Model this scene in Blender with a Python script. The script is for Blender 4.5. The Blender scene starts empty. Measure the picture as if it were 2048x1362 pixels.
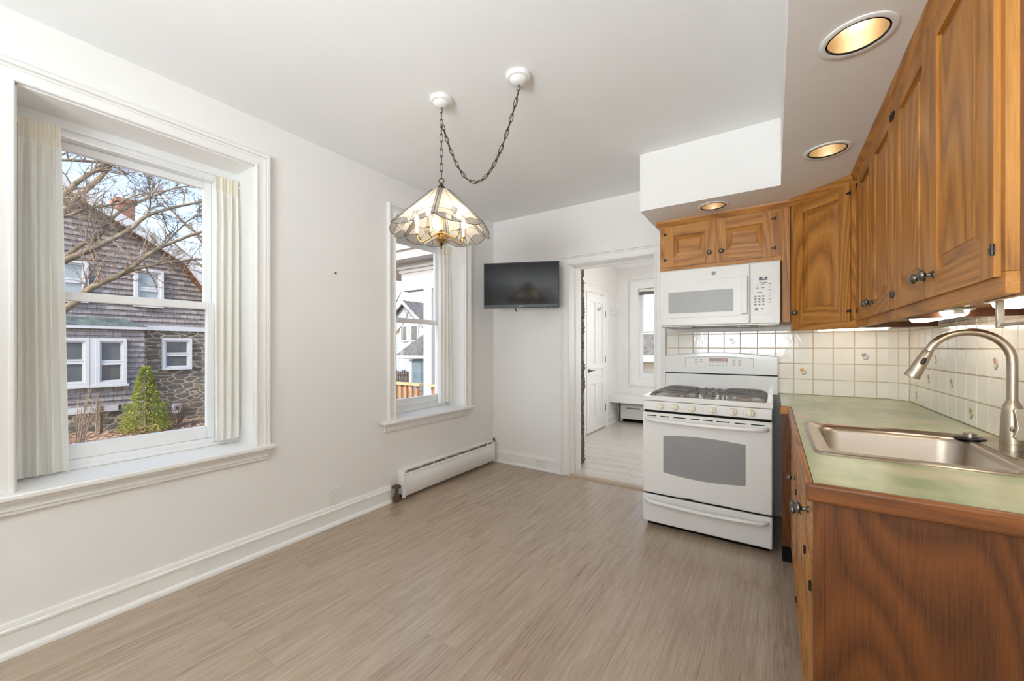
import bpy, bmesh, math, random
from math import pi, sin, cos, radians, sqrt
from mathutils import Matrix, Vector, geometry

SC = bpy.context.scene
COL = SC.collection

# ------------------------------------------------------------------ camera, sky, sun, exposure
XL, YB, ZC, XR = -2.56, 3.487, 2.60, 0.71        # left wall, back wall, ceiling, right wall
CAMH = 1.24
cam_data = bpy.data.cameras.new('camera')
cam = bpy.data.objects.new('camera', cam_data)
COL.objects.link(cam)
cam.location = (0, 0, CAMH)
cam.rotation_euler = (radians(90), 0, radians(33.567))
cam_data.sensor_width = 36.0
cam_data.lens = 789.2 / 2048 * 36.0
cam_data.shift_y = 13.2 / 2048
cam_data.clip_start = 0.05
cam_data.clip_end = 300
SC.camera = cam

SC.view_settings.view_transform = 'Standard'
SC.view_settings.look = 'None'
SC.view_settings.gamma = 1.0
SC.view_settings.use_curve_mapping = False
SC.view_settings.exposure = 0.40
SC.cycles.use_denoising = True
SC.cycles.max_bounces = 10
SC.cycles.diffuse_bounces = 6
SC.cycles.glossy_bounces = 4
SC.cycles.transparent_max_bounces = 16
SC.cycles.sample_clamp_indirect = 6.0
SC.cycles.caustics_reflective = False
SC.cycles.caustics_refractive = False

world = bpy.data.worlds.new('sky')
SC.world = world
world.use_nodes = True
wn = world.node_tree
wn.nodes.clear()
w_out = wn.nodes.new('ShaderNodeOutputWorld')
w_bg = wn.nodes.new('ShaderNodeBackground')
w_sky = wn.nodes.new('ShaderNodeTexSky')
w_sky.sky_type = 'NISHITA'
w_sky.sun_disc = False
w_sky.sun_elevation = radians(34)
w_sky.sun_rotation = radians(170)
w_sky.air_density = 1.0
w_sky.dust_density = 2.0
w_bg.inputs['Strength'].default_value = 0.42
wn.links.new(w_sky.outputs[0], w_bg.inputs['Color'])
wn.links.new(w_bg.outputs[0], w_out.inputs['Surface'])

def sun_lamp():
    d = bpy.data.lights.new('sun', 'SUN')
    d.energy = 2.7
    d.angle = radians(0.8)
    d.color = (1.0, 0.94, 0.86)
    o = bpy.data.objects.new('sun', d)
    COL.objects.link(o)
    direction = Vector((-0.30, 0.80, -0.62))          # the way the light travels
    o.rotation_euler = direction.to_track_quat('-Z', 'Y').to_euler()
sun_lamp()

def area_lamp(name, loc, aim, sx, sy, watts, color, portal=False, spread=0):
    d = bpy.data.lights.new(name, 'AREA')
    d.shape = 'RECTANGLE'
    d.size, d.size_y = sx, sy
    d.energy = watts
    d.color = color
    if spread: d.spread = radians(spread)
    if portal:
        d.cycles.is_portal = True
    o = bpy.data.objects.new(name, d)
    COL.objects.link(o)
    o.location = loc
    o.rotation_euler = Vector(aim).to_track_quat('-Z', 'Z').to_euler()
    return o
# fill lamp in an added window behind the camera, and sampling portals in the window openings
area_lamp('rear_fill_lamp', (-0.55, -2.13, 1.55), (0.06, 1, 0.9), 1.5, 1.2, 92, (0.86, 0.94, 1.0), False, 118)
area_lamp('portal_window_left', (-2.97, 0.66, 1.48), (1, 0, 0), 1.0, 1.75, 1, (1, 1, 1), True)
area_lamp('portal_window_corner', (-2.97, 2.57, 1.48), (1, 0, 0), 1.0, 1.75, 1, (1, 1, 1), True)
area_lamp('portal_window_hall', (-1.45, 6.9, 1.45), (0, -1, 0), 0.9, 1.7, 1, (1, 1, 1), True)

# ------------------------------------------------------------------ mesh helpers
class MB:
    def __init__(self):
        self.v, self.f, self.m = [], [], []
    def add(self, vs, fs, m=0):
        o = len(self.v)
        self.v += [tuple(p) for p in vs]
        self.f += [tuple(i + o for i in q) for q in fs]
        self.m += [m] * len(fs)
        return self
    def box(self, x0, x1, y0, y1, z0, z1, m=0):
        if x0 > x1: x0, x1 = x1, x0
        if y0 > y1: y0, y1 = y1, y0
        if z0 > z1: z0, z1 = z1, z0
        vs = [(x0, y0, z0), (x1, y0, z0), (x1, y1, z0), (x0, y1, z0), (x0, y0, z1), (x1, y0, z1), (x1, y1, z1), (x0, y1, z1)]
        return self.add(vs, [(0, 3, 2, 1), (4, 5, 6, 7), (0, 1, 5, 4), (1, 2, 6, 5), (2, 3, 7, 6), (3, 0, 4, 7)], m)
    def tube(self, pts, r, n=8, m=0, closed=False):
        pts = [Vector(p) for p in pts]
        k = len(pts)
        rs = r if isinstance(r, (list, tuple)) else [r] * k
        rings = []
        ref = None
        for i, p in enumerate(pts):
            if closed:
                t = pts[(i + 1) % k] - pts[i - 1]
            else:
                t = pts[min(i + 1, k - 1)] - pts[max(i - 1, 0)]
            if t.length < 1e-9: t = Vector((0, 0, 1))
            t.normalize()
            if ref is None:
                ref = Vector((0, 0, 1)) if abs(t.z) < 0.9 else Vector((1, 0, 0))
            a = ref - t * ref.dot(t)
            if a.length < 1e-6:
                a = Vector((1, 0, 0)) if abs(t.x) < 0.9 else Vector((0, 1, 0))
                a = a - t * a.dot(t)
            a.normalize()
            ref = a
            b = t.cross(a)
            rings.append([p + (a * cos(2 * pi * j / n) + b * sin(2 * pi * j / n)) * rs[i] for j in range(n)])
        vs = [q for ring in rings for q in ring]
        fs = []
        for i in range(k if closed else k - 1):
            i2 = (i + 1) % k
            for j in range(n):
                j2 = (j + 1) % n
                fs.append((i * n + j, i * n + j2, i2 * n + j2, i2 * n + j))
        if not closed:
            fs.append(tuple(range(n - 1, -1, -1)))
            fs.append(tuple((k - 1) * n + j for j in range(n)))
        return self.add(vs, fs, m)
    def lathe(self, prof, c=(0, 0, 0), n=24, axis=(0, 0, 1), m=0, caps=True, flip=False):
        ax = Vector(axis).normalized()
        a = Vector((1, 0, 0)) if abs(ax.x) < 0.9 else Vector((0, 1, 0))
        a = (a - ax * a.dot(ax)).normalized()
        b = ax.cross(a)
        c = Vector(c)
        vs = []
        for (r, h) in prof:
            for j in range(n):
                vs.append(c + ax * h + (a * cos(2 * pi * j / n) + b * sin(2 * pi * j / n)) * max(r, 1e-5))
        fs = []
        for i in range(len(prof) - 1):
            for j in range(n):
                j2 = (j + 1) % n
                q = (i * n + j, i * n + j2, (i + 1) * n + j2, (i + 1) * n + j)
                fs.append(q[::-1] if flip else q)
        if caps:
            fs.append(tuple(range(n - 1, -1, -1)))
            fs.append(tuple((len(prof) - 1) * n + j for j in range(n)))
        return self.add(vs, fs, m)
    def prism(self, poly, plane, a, b, m=0):
        # poly in the named plane, pushed from a to b along the third axis
        def pt(p, d):
            if plane == 'xz': return (p[0], d, p[1])
            if plane == 'yz': return (d, p[0], p[1])
            return (p[0], p[1], d)
        n = len(poly)
        vs = [pt(p, a) for p in poly] + [pt(p, b) for p in poly]
        fs = [tuple(range(n)), tuple(range(2 * n - 1, n - 1, -1))]
        fs += [(i, n + i, n + (i + 1) % n, (i + 1) % n) for i in range(n)]
        return self.add(vs, fs, m)
    def blob(self, c, rx, ry, rz, n=10, m=0):
        prof = [(sin(pi * i / n), -cos(pi * i / n)) for i in range(n + 1)]
        o = len(self.v)
        self.lathe(prof, (0, 0, 0), max(8, n), m=m, caps=False)
        self.v[o:] = [(c[0] + p[0] * rx, c[1] + p[1] * ry, c[2] + p[2] * rz) for p in self.v[o:]]
        return self
    def move(self, fn):
        self.v = [tuple(fn(Vector(p))) for p in self.v]
        return self

MW = {}

def mesh_of(mb, name, mats, inv=None, smooth=None):
    me = bpy.data.meshes.new(name)
    vs = mb.v if inv is None else [tuple(inv @ Vector(p)) for p in mb.v]
    me.from_pydata(vs, [], mb.f)
    for mt in (mats if isinstance(mats, (list, tuple)) else [mats]):
        me.materials.append(mt)
    me.polygons.foreach_set('material_index', mb.m)
    bm = bmesh.new()
    bm.from_mesh(me)
    bmesh.ops.recalc_face_normals(bm, faces=bm.faces)
    bm.to_mesh(me)
    bm.free()
    if smooth is not None:
        me.polygons.foreach_set('use_smooth', [True] * len(me.polygons))
        me.set_sharp_from_angle(angle=radians(smooth))
    me.update()
    return me

def build(mb, name, mats, parent=None, world=False, bevel=0.0, seg=2, smooth=None, label=None, loc=None, rotz=0.0):
    inv = MW[parent].inverted() if (world and parent is not None) else None
    me = mesh_of(mb, name, mats, inv, smooth if smooth is not None else (40 if bevel else None))
    o = bpy.data.objects.new(name, me)
    COL.objects.link(o)
    if parent is not None:
        o.parent = parent
        MW[o] = MW[parent]
    else:
        M = Matrix.Identity(4)
        if loc is not None or rotz:
            o.location = loc or (0, 0, 0)
            o.rotation_euler = (0, 0, rotz)
            M = Matrix.Translation(Vector(loc or (0, 0, 0))) @ Matrix.Rotation(rotz, 4, 'Z')
        MW[o] = M
    if bevel:
        b = o.modifiers.new('bevel', 'BEVEL')
        b.width = bevel
        b.segments = seg
        b.limit_method = 'ANGLE'
        b.angle_limit = radians(40)
    if label:
        o['label'] = label
    return o

def empty(name, loc=(0, 0, 0), rotz=0.0):
    o = bpy.data.objects.new(name, None)
    COL.objects.link(o)
    o.location = loc
    o.rotation_euler = (0, 0, rotz)
    o.empty_display_size = 0.1
    MW[o] = Matrix.Translation(Vector(loc)) @ Matrix.Rotation(rotz, 4, 'Z')
    return o

def tag(o, label, cat, group=None, kind=None):
    o['label'] = label
    o['category'] = cat
    if group: o['group'] = group
    if kind: o['kind'] = kind
    return o

def thing(name, label, cat, loc=(0, 0, 0), rotz=0.0, group=None):
    return tag(empty(name, loc, rotz), label, cat, group)

def struct(o, label=None, cat=None):
    o['kind'] = 'structure'
    if label: o['label'] = label
    if cat: o['category'] = cat
    return o

def arc(c, r, a0, a1, n, plane='xz'):
    out = []
    for i in range(n + 1):
        a = a0 + (a1 - a0) * i / n
        if plane == 'xz': out.append((c[0] + r * cos(a), c[1], c[2] + r * sin(a)))
        else: out.append((c[0] + r * cos(a), c[1] + r * sin(a), c[2]))
    return out

def spline(pts, k=6):
    # Catmull-Rom through the points
    P = [Vector(p) for p in pts]
    P = [P[0] * 2 - P[1]] + P + [P[-1] * 2 - P[-2]]
    out = []
    for i in range(1, len(P) - 2):
        for j in range(k):
            t = j / k
            a, b, c, d = P[i - 1], P[i], P[i + 1], P[i + 2]
            out.append(0.5 * ((2 * b) + (c - a) * t + (2 * a - 5 * b + 4 * c - d) * t * t + (3 * b - a - 3 * c + d) * t ** 3))
    out.append(P[-2])
    return out

def plate(mb, outline, holes, z, m=0, down=True):
    # flat polygon with holes at height z
    vs, es = [], []
    for loop in [outline] + holes:
        o = len(vs)
        vs += [Vector((p[0], p[1])) for p in loop]
        es += [(o + i, o + (i + 1) % len(loop)) for i in range(len(loop))]
    ov, oe, of, _, _, _ = geometry.delaunay_2d_cdt(vs, es, [], 0, 1e-6)
    def inside(p, loop):
        c = False
        n = len(loop)
        for i in range(n):
            (x0, y0), (x1, y1) = loop[i][:2], loop[(i + 1) % n][:2]
            if (y0 > p[1]) != (y1 > p[1]) and p[0] < (x1 - x0) * (p[1] - y0) / (y1 - y0) + x0:
                c = not c
        return c
    fs = []
    for f in of:
        cx = sum(ov[i][0] for i in f) / len(f)
        cy = sum(ov[i][1] for i in f) / len(f)
        if inside((cx, cy), outline) and not any(inside((cx, cy), h) for h in holes):
            fs.append(tuple(f))
    mb.add([(p[0], p[1], z) for p in ov], fs, m)

def circle(cx, cy, r, n=32):
    return [(cx + r * cos(2 * pi * i / n), cy + r * sin(2 * pi * i / n)) for i in range(n)]

# ------------------------------------------------------------------ materials
def lin(c):
    c = c / 255.0
    return c / 12.92 if c <= 0.04045 else ((c + 0.055) / 1.055) ** 2.4
def rgb(r, g, b):
    return (lin(r), lin(g), lin(b), 1.0)

class NT:
    def __init__(self, name):
        self.mat = bpy.data.materials.new(name)
        self.mat.use_nodes = True
        self.t = self.mat.node_tree
        self.t.nodes.clear()
        self.out = self.n('ShaderNodeOutputMaterial')
    def n(self, typ, **kw):
        nd = self.t.nodes.new(typ)
        for k, v in kw.items():
            if hasattr(nd, k): setattr(nd, k, v)
        return nd
    def set(self, nd, **kw):
        for k, v in kw.items():
            nd.inputs[k.replace('_', ' ')].default_value = v
        return nd
    def l(self, a, b):
        self.t.links.new(a, b)
    def coords(self, scale=(1, 1, 1), rot=(0, 0, 0), rand=0.0, world=False):
        tc = self.n('ShaderNodeTexCoord')
        src = tc.outputs['Object']
        if world:
            g = self.n('ShaderNodeNewGeometry')
            src = g.outputs['Position']
        if rand:
            oi = self.n('ShaderNodeObjectInfo')
            mul = self.n('ShaderNodeMath', operation='MULTIPLY')
            mul.inputs[1].default_value = rand
            self.l(oi.outputs['Random'], mul.inputs[0])
            add = self.n('ShaderNodeVectorMath', operation='ADD')
            self.l(src, add.inputs[0])
            self.l(mul.outputs[0], add.inputs[1])
            src = add.outputs[0]
        mp = self.n('ShaderNodeMapping')
        mp.inputs['Scale'].default_value = scale
        mp.inputs['Rotation'].default_value = rot
        self.l(src, mp.inputs['Vector'])
        return mp.outputs[0]
    def noise(self, vec, scale, detail=4, rough=0.55, dist=0.0):
        nd = self.n('ShaderNodeTexNoise')
        nd.inputs['Scale'].default_value = scale
        nd.inputs['Detail'].default_value = detail
        nd.inputs['Roughness'].default_value = rough
        nd.inputs['Distortion'].default_value = dist
        self.l(vec, nd.inputs['Vector'])
        return nd.outputs['Fac']
    def ramp(self, fac, stops):
        r = self.n('ShaderNodeValToRGB')
        el = r.color_ramp.elements
        while len(el) < len(stops): el.new(0.5)
        for e, (p, c) in zip(el, stops):
            e.position = p
            e.color = c
        self.l(fac, r.inputs[0])
        return r.outputs[0]
    def mix(self, fac, a, b, mode='MIX'):
        m = self.n('ShaderNodeMix', data_type='RGBA', blend_type=mode)
        for s, v in ((0, fac), (6, a), (7, b)):
            if hasattr(v, 'is_linked'): self.l(v, m.inputs[s])
            else: m.inputs[s].default_value = v
        return m.outputs[2]
    def math(self, op, a, b=0.0):
        m = self.n('ShaderNodeMath', operation=op)
        for s, v in ((0, a), (1, b)):
            if hasattr(v, 'is_linked'): self.l(v, m.inputs[s])
            else: m.inputs[s].default_value = v
        return m.outputs[0]
    def bsdf(self, color, rough=0.5, metal=0.0, spec=0.5, coat=0.0, normal=None):
        b = self.n('ShaderNodeBsdfPrincipled')
        for k, v in (('Base Color', color), ('Roughness', rough), ('Metallic', metal), ('Specular IOR Level', spec), ('Coat Weight', coat)):
            if hasattr(v, 'is_linked'): self.l(v, b.inputs[k])
            else: b.inputs[k].default_value = v
        if normal is not None: self.l(normal, b.inputs['Normal'])
        self.l(b.outputs[0], self.out.inputs['Surface'])
        return b
    def bump(self, h, strength=0.2, dist=0.01):
        b = self.n('ShaderNodeBump')
        b.inputs['Strength'].default_value = strength
        b.inputs['Distance'].default_value = dist
        self.l(h, b.inputs['Height'])
        return b.outputs[0]

def paint(name, c, rough=0.55, var=0.03, spec=0.4, scale=3.0, bump=0.05, coat=0.0):
    t = NT(name)
    co = t.coords(rand=3.0)
    f = t.noise(co, scale, 5)
    a = tuple(max(0, x * (1 - var)) for x in c[:3]) + (1,)
    b = tuple(min(1, x * (1 + var)) for x in c[:3]) + (1,)
    col = t.ramp(f, [(0.3, a), (0.7, b)])
    nr = t.bump(t.noise(co, 180, 2), bump, 0.002) if bump else None
    t.bsdf(col, rough, 0, spec, coat, nr)
    return t.mat

def metal(name, c, rough=0.3, aniso=False, var=0.08):
    t = NT(name)
    co = t.coords(scale=(1, 1, 60) if not aniso else aniso, rand=2)
    f = t.noise(co, 6, 4)
    a = tuple(x * (1 - var) for x in c[:3]) + (1,)
    col = t.ramp(f, [(0.3, a), (0.7, c)])
    r = t.math('ADD', t.math('MULTIPLY', f, 0.15), rough - 0.07)
    t.bsdf(col, r, 1.0)
    return t.mat

def glow(name, c, strength):
    t = NT(name)
    e = t.n('ShaderNodeEmission')
    e.inputs[0].default_value = c
    e.inputs[1].default_value = strength
    t.l(e.outputs[0], t.out.inputs['Surface'])
    return t.mat

def pane_glass(name, tint=(1, 1, 1, 1), gloss=0.06, rough=0.0):
    t = NT(name)
    tr = t.n('ShaderNodeBsdfTransparent')
    tr.inputs[0].default_value = tint
    gl = t.n('ShaderNodeBsdfGlossy')
    gl.inputs['Roughness'].default_value = rough
    lw = t.n('ShaderNodeLayerWeight')
    lw.inputs[0].default_value = 0.5
    fac = t.math('ADD', t.math('MULTIPLY', t.math('POWER', lw.outputs['Facing'], 5.0), 0.5), gloss * 0.4)
    mx = t.n('ShaderNodeMixShader')
    t.l(fac, mx.inputs[0]); t.l(tr.outputs[0], mx.inputs[1]); t.l(gl.outputs[0], mx.inputs[2])
    t.l(mx.outputs[0], t.out.inputs['Surface'])
    return t.mat

def cloth(name, c, trans=0.45, clear=0.12):
    t = NT(name)
    co = t.coords(scale=(1, 1, 1))
    weave = t.noise(co, 400, 2)
    stain = t.noise(co, 4, 3)
    col = t.mix(t.math('MULTIPLY', stain, 0.12), c, tuple(x * y for x, y in zip(c, (0.93, 0.88, 0.75, 1))))
    d = t.n('ShaderNodeBsdfDiffuse'); t.l(col, d.inputs[0])
    t.l(t.bump(weave, 0.15, 0.002), d.inputs['Normal'])
    tl = t.n('ShaderNodeBsdfTranslucent'); t.l(col, tl.inputs[0])
    tp = t.n('ShaderNodeBsdfTransparent')
    m1 = t.n('ShaderNodeMixShader'); m1.inputs[0].default_value = trans
    t.l(d.outputs[0], m1.inputs[1]); t.l(tl.outputs[0], m1.inputs[2])
    m2 = t.n('ShaderNodeMixShader'); m2.inputs[0].default_value = clear
    t.l(m1.outputs[0], m2.inputs[1]); t.l(tp.outputs[0], m2.inputs[2])
    t.l(m2.outputs[0], t.out.inputs['Surface'])
    return t.mat

def stained_glass(name, c, trans=0.55, clear=0.15, streak=0.0, gloss=0.12):
    t = NT(name)
    co = t.coords(scale=(1, 1, 1))
    f = t.noise(co, 30, 4, 0.6, 1.0)
    col = t.mix(t.math('MULTIPLY', f, streak), c, tuple(x * 0.5 for x in c[:3]) + (1,))
    d = t.n('ShaderNodeBsdfDiffuse'); t.l(col, d.inputs[0])
    tl = t.n('ShaderNodeBsdfTranslucent'); t.l(col, tl.inputs[0])
    tp = t.n('ShaderNodeBsdfTransparent'); t.l(col, tp.inputs[0])
    gl = t.n('ShaderNodeBsdfGlossy'); gl.inputs['Roughness'].default_value = 0.12
    m1 = t.n('ShaderNodeMixShader'); m1.inputs[0].default_value = trans
    t.l(d.outputs[0], m1.inputs[1]); t.l(tl.outputs[0], m1.inputs[2])
    m2 = t.n('ShaderNodeMixShader'); m2.inputs[0].default_value = clear
    t.l(m1.outputs[0], m2.inputs[1]); t.l(tp.outputs[0], m2.inputs[2])
    m3 = t.n('ShaderNodeMixShader'); m3.inputs[0].default_value = gloss
    t.l(m2.outputs[0], m3.inputs[1]); t.l(gl.outputs[0], m3.inputs[2])
    t.l(m3.outputs[0], t.out.inputs['Surface'])
    return t.mat

def oak(name, axis, light, mid, dark, rough=0.42, rings=26.0, size=2.4, k=0.15):
    # axis: direction of the grain in the object's own space; growth rings are contour lines of stretched noise
    t = NT(name)
    sc = (1, 1, k) if axis == 'z' else ((k, 1, 1) if axis == 'x' else (1, k, 1))
    co = t.coords(scale=sc, rand=17.0)
    f = t.noise(co, size, 1.6, 0.4, 0.15)
    ring = t.math('FRACT', t.math('MULTIPLY', f, rings))
    sc2 = tuple(95 if q == 1 else 3.0 for q in sc)
    co2 = t.coords(scale=sc2, rand=9.0)
    pores = t.noise(co2, 2.6, 4, 0.7)
    base = t.ramp(ring, [(0.0, mid), (0.25, light), (0.62, mid), (0.86, tuple(0.8 * a + 0.2 * b for a, b in zip(dark, mid))), (1.0, mid)])
    pm = t.ramp(pores, [(0.30, dark), (0.46, mid), (0.62, light)])
    col = t.mix(0.42, base, pm)
    nr = t.bump(pores, 0.10, 0.002)
    t.bsdf(col, rough, 0, 0.45, 0.0, nr)
    return t.mat

OL, OM, OD = rgb(198, 138, 66), rgb(167, 109, 44), rgb(108, 66, 26)
M_OAK_V = oak('oak_upright_grain', 'z', OL, OM, OD)
M_OAK_H = oak('oak_level_grain', 'x', OL, OM, OD)
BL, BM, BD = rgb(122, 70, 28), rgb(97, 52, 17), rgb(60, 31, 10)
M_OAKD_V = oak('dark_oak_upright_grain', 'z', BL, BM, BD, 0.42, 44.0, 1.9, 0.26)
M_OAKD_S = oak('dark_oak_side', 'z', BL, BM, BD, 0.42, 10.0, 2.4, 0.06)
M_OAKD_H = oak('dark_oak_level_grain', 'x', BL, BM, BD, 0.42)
M_OAK_Y = oak('oak_edge_grain', 'y', rgb(176, 120, 66), rgb(146, 92, 46), rgb(92, 54, 24), 0.36)

M_WALL = paint('wall_paint', rgb(238, 236, 233), 0.6, 0.012, 0.3, 1.2, 0.04)
M_CEIL = paint('ceiling_paint', rgb(243, 243, 242), 0.7, 0.01, 0.2, 1.0, 0.04)
M_CASING = paint('casing_paint', rgb(238, 236, 233), 0.45, 0.01, 0.4, 2.0, 0.0)
M_TRIM = paint('trim_paint', rgb(240, 239, 236), 0.35, 0.01, 0.5, 2.0, 0.0)
M_VINYL = paint('window_vinyl', rgb(242, 243, 243), 0.3, 0.006, 0.5, 2.0, 0.0)
M_ENAMEL = paint('white_enamel', rgb(236, 236, 234), 0.16, 0.004, 0.5, 2.0, 0.0, 0.3)
M_PLASTIC = paint('white_plastic', rgb(232, 231, 226), 0.3, 0.008, 0.5, 2.0, 0.0)
M_CREAM = paint('cream_plastic', rgb(240, 235, 218), 0.35, 0.01, 0.5, 2.0, 0.0)
M_BLACK = paint('black_plastic', rgb(24, 24, 25), 0.35, 0.05, 0.5, 4.0, 0.0)
M_DARK = paint('dark_gap', rgb(18, 16, 15), 0.8, 0.05, 0.2, 4.0, 0.0)
M_SCREEN = paint('screen_glass', rgb(13, 13, 14), 0.12, 0.02, 0.32, 1.0, 0.0)
M_GRATE = paint('cast_iron', rgb(124, 120, 117), 0.42, 0.12, 0.5, 20.0, 0.1)
M_OVENGLASS = paint('oven_window_grey', rgb(150, 151, 152), 0.12, 0.02, 0.5, 30.0, 0.0)
M_MICROGLASS = paint('microwave_window_grey', rgb(166, 166, 164), 0.35, 0.02, 0.5, 30.0, 0.0)
M_GREY = paint('grey_print', rgb(150, 146, 140), 0.5, 0.02, 0.3, 4.0, 0.0)
M_GREYL = paint('pale_grey_print', rgb(196, 192, 186), 0.5, 0.02, 0.3, 4.0, 0.0)
M_REDLCD = paint('brown_display', rgb(112, 50, 30), 0.2, 0.1, 0.5, 8.0, 0.0)
M_LCDTXT = glow('display_digits', rgb(230, 235, 240), 0.9)
M_LCDORANGE = glow('amber_digits', rgb(230, 150, 90), 0.9)
M_RUST = paint('rusty_brown', rgb(86, 66, 52), 0.7, 0.35, 0.3, 30.0, 0.4)
M_STEEL = metal('brushed_steel', rgb(180, 169, 156), 0.32, (0.6, 0.6, 0.6), 0.02)
M_NICKEL = metal('brushed_nickel', rgb(192, 178, 160), 0.30)
M_PEWTER = metal('pewter', rgb(128, 124, 118), 0.36, (8, 8, 8), 0.4)
M_BRASS = metal('brass', rgb(188, 158, 104), 0.3)
M_BRONZE = metal('dark_bronze', rgb(92, 78, 62), 0.42)
M_LEAD = metal('lead_came', rgb(72, 70, 66), 0.5)
M_ALU = metal('grey_aluminium', rgb(150, 148, 140), 0.4)
M_PANE = pane_glass('window_pane')
M_CURTAIN = cloth('cream_sheer_cloth', rgb(252, 250, 244), 0.26, 0.05)
M_CURTAINTOP = cloth('warm_cream_header_cloth', rgb(248, 242, 228), 0.26, 0.05)  # header band a slightly warmer cream than the panel
M_REFLECTOR = metal('gold_reflector', rgb(226, 210, 184), 0.42, False, 0.03)
M_BULB = glow('warm_bulb', rgb(255, 236, 208), 8.0)
M_CANDLE = glow('candle_bulb', rgb(255, 234, 204), 42.0)
M_TUBE = glow('undercabinet_diffuser', rgb(255, 243, 222), 8.0)
M_AMBER = stained_glass('cream_stained_glass', rgb(252, 244, 232), 0.6, 0.22)
M_GREYGLASS = stained_glass('grey_ripple_glass', rgb(196, 192, 188), 0.4, 0.35, 0.5)
M_BEVELGLASS = stained_glass('clear_bevel_glass', rgb(238, 238, 236), 0.3, 0.5, 0.1, 0.25)

def floor_mat(name, along, width, row, stops, mortar, mort, rough, streak=26.0, seed=0.0, mortar_fac=0.45):
    t = NT(name)
    tc = t.n('ShaderNodeTexCoord')
    sp = t.n('ShaderNodeSeparateXYZ')
    t.l(tc.outputs['Object'], sp.inputs[0])
    cb = t.n('ShaderNodeCombineXYZ')
    a, b = ('Y', 'X') if along == 'y' else ('X', 'Y')
    t.l(sp.outputs[a], cb.inputs[0]); t.l(sp.outputs[b], cb.inputs[1])
    cb.inputs[2].default_value = seed
    br = t.n('ShaderNodeTexBrick')
    br.offset = 0.37
    t.set(br, Scale=1.0, Mortar_Size=mort, Mortar_Smooth=0.1, Brick_Width=width, Row_Height=row)
    br.inputs['Color1'].default_value = (0, 0, 0, 1)
    br.inputs['Color2'].default_value = (1, 1, 1, 1)
    br.inputs['Mortar'].default_value = (0.5, 0.5, 0.5, 1)
    t.l(cb.outputs[0], br.inputs['Vector'])
    # shift the grain plank by plank
    mp = t.n('ShaderNodeVectorMath', operation='MULTIPLY_ADD')
    t.l(br.outputs['Color'], mp.inputs[0])
    mp.inputs[1].default_value = (7, 3, 5)
    t.l(cb.outputs[0], mp.inputs[2])
    m1 = t.n('ShaderNodeMapping'); m1.inputs['Scale'].default_value = (1.3, streak, 1)
    t.l(mp.outputs[0], m1.inputs[0])
    g1 = t.noise(m1.outputs[0], 1.6, 6, 0.62, 0.6)
    m2 = t.n('ShaderNodeMapping'); m2.inputs['Scale'].default_value = (5, streak * 7, 1)
    t.l(mp.outputs[0], m2.inputs[0])
    g2 = t.noise(m2.outputs[0], 1.4, 4, 0.6)
    g = t.math('ADD', t.math('MULTIPLY', g1, 0.45), t.math('MULTIPLY', g2, 0.55))
    g = t.math('ADD', g, t.math('MULTIPLY', t.math('SUBTRACT', br.outputs['Color'], 0.5), 0.06))
    m3 = t.n('ShaderNodeMapping'); m3.inputs['Scale'].default_value = (1.0, streak * 0.42, 1)
    t.l(mp.outputs[0], m3.inputs[0])
    rg = t.math('FRACT', t.math('MULTIPLY', t.noise(m3.outputs[0], 1.5, 1.5, 0.4), 11.0))
    g = t.math('SUBTRACT', g, t.math('MULTIPLY', t.math('POWER', rg, 5.0), 0.05))
    col = t.ramp(g, stops)
    col = t.mix(t.math('MULTIPLY', br.outputs['Fac'], mortar_fac), col, mortar)
    nr = t.bump(t.math('SUBTRACT', g2, br.outputs['Fac']), 0.12, 0.002)
    t.bsdf(col, rough, 0, 0.85, 0.0, nr)
    return t.mat
M_FLOOR = floor_mat('vinyl_plank', 'y', 1.22, 0.18, [(0.30, rgb(132, 110, 90)), (0.43, rgb(165, 144, 124)), (0.55, rgb(178, 159, 139)), (0.72, rgb(194, 177, 158))], rgb(104, 86, 68), 0.0008, 0.25)
M_HALLTILE = floor_mat('pale_plank_tile', 'x', 1.2, 0.20, [(0.3, rgb(188, 180, 168)), (0.5, rgb(208, 202, 192)), (0.7, rgb(220, 215, 206))], rgb(140, 132, 122), 0.003, 0.3, 8.0, 0.0, 0.8)

def laminate():
    t = NT('sage_laminate')
    co = t.coords(scale=(1, 0.35, 1))
    f = t.noise(co, 7, 5, 0.6, 0.4)
    worn = t.noise(t.coords(scale=(1.0, 1.6, 1)), 2.6, 2)
    col = t.ramp(f, [(0.3, rgb(150, 164, 122)), (0.5, rgb(170, 178, 138)), (0.7, rgb(188, 188, 150))])
    col = t.mix(t.ramp(worn, [(0.50, (0, 0, 0, 1)), (0.62, (0.75, 0.75, 0.75, 1))]), col, rgb(204, 194, 158))
    t.bsdf(col, 0.24, 0, 0.7, 0.0)
    return t.mat
M_LAMINATE = laminate()

def tile_mat():
    t = NT('cream_glazed_tile')
    co = t.coords(scale=(1, 1, 1))
    f = t.noise(co, 6, 3)
    col = t.ramp(f, [(0.3, rgb(236, 231, 222)), (0.7, rgb(243, 239, 231))])
    nr = t.bump(t.noise(co, 22, 2), 0.25, 0.004)
    t.bsdf(col, 0.12, 0, 0.5, 0.0, nr)
    return t.mat
M_TILE = tile_mat()
M_GROUT = paint('tan_grout', rgb(208, 192, 164), 0.85, 0.06, 0.1, 12, 0.1)
M_PETAL_Y = paint('yellow_glaze', rgb(214, 164, 76), 0.2, 0.2, 0.4, 60, 0)
M_PETAL_P = paint('pink_glaze', rgb(196, 128, 108), 0.2, 0.2, 0.4, 60, 0)
M_PETAL_G = paint('grey_glaze', rgb(150, 142, 146), 0.2, 0.2, 0.4, 60, 0)
M_LEAFGLAZE = paint('leaf_glaze', rgb(120, 124, 112), 0.2, 0.2, 0.4, 60, 0)
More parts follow.
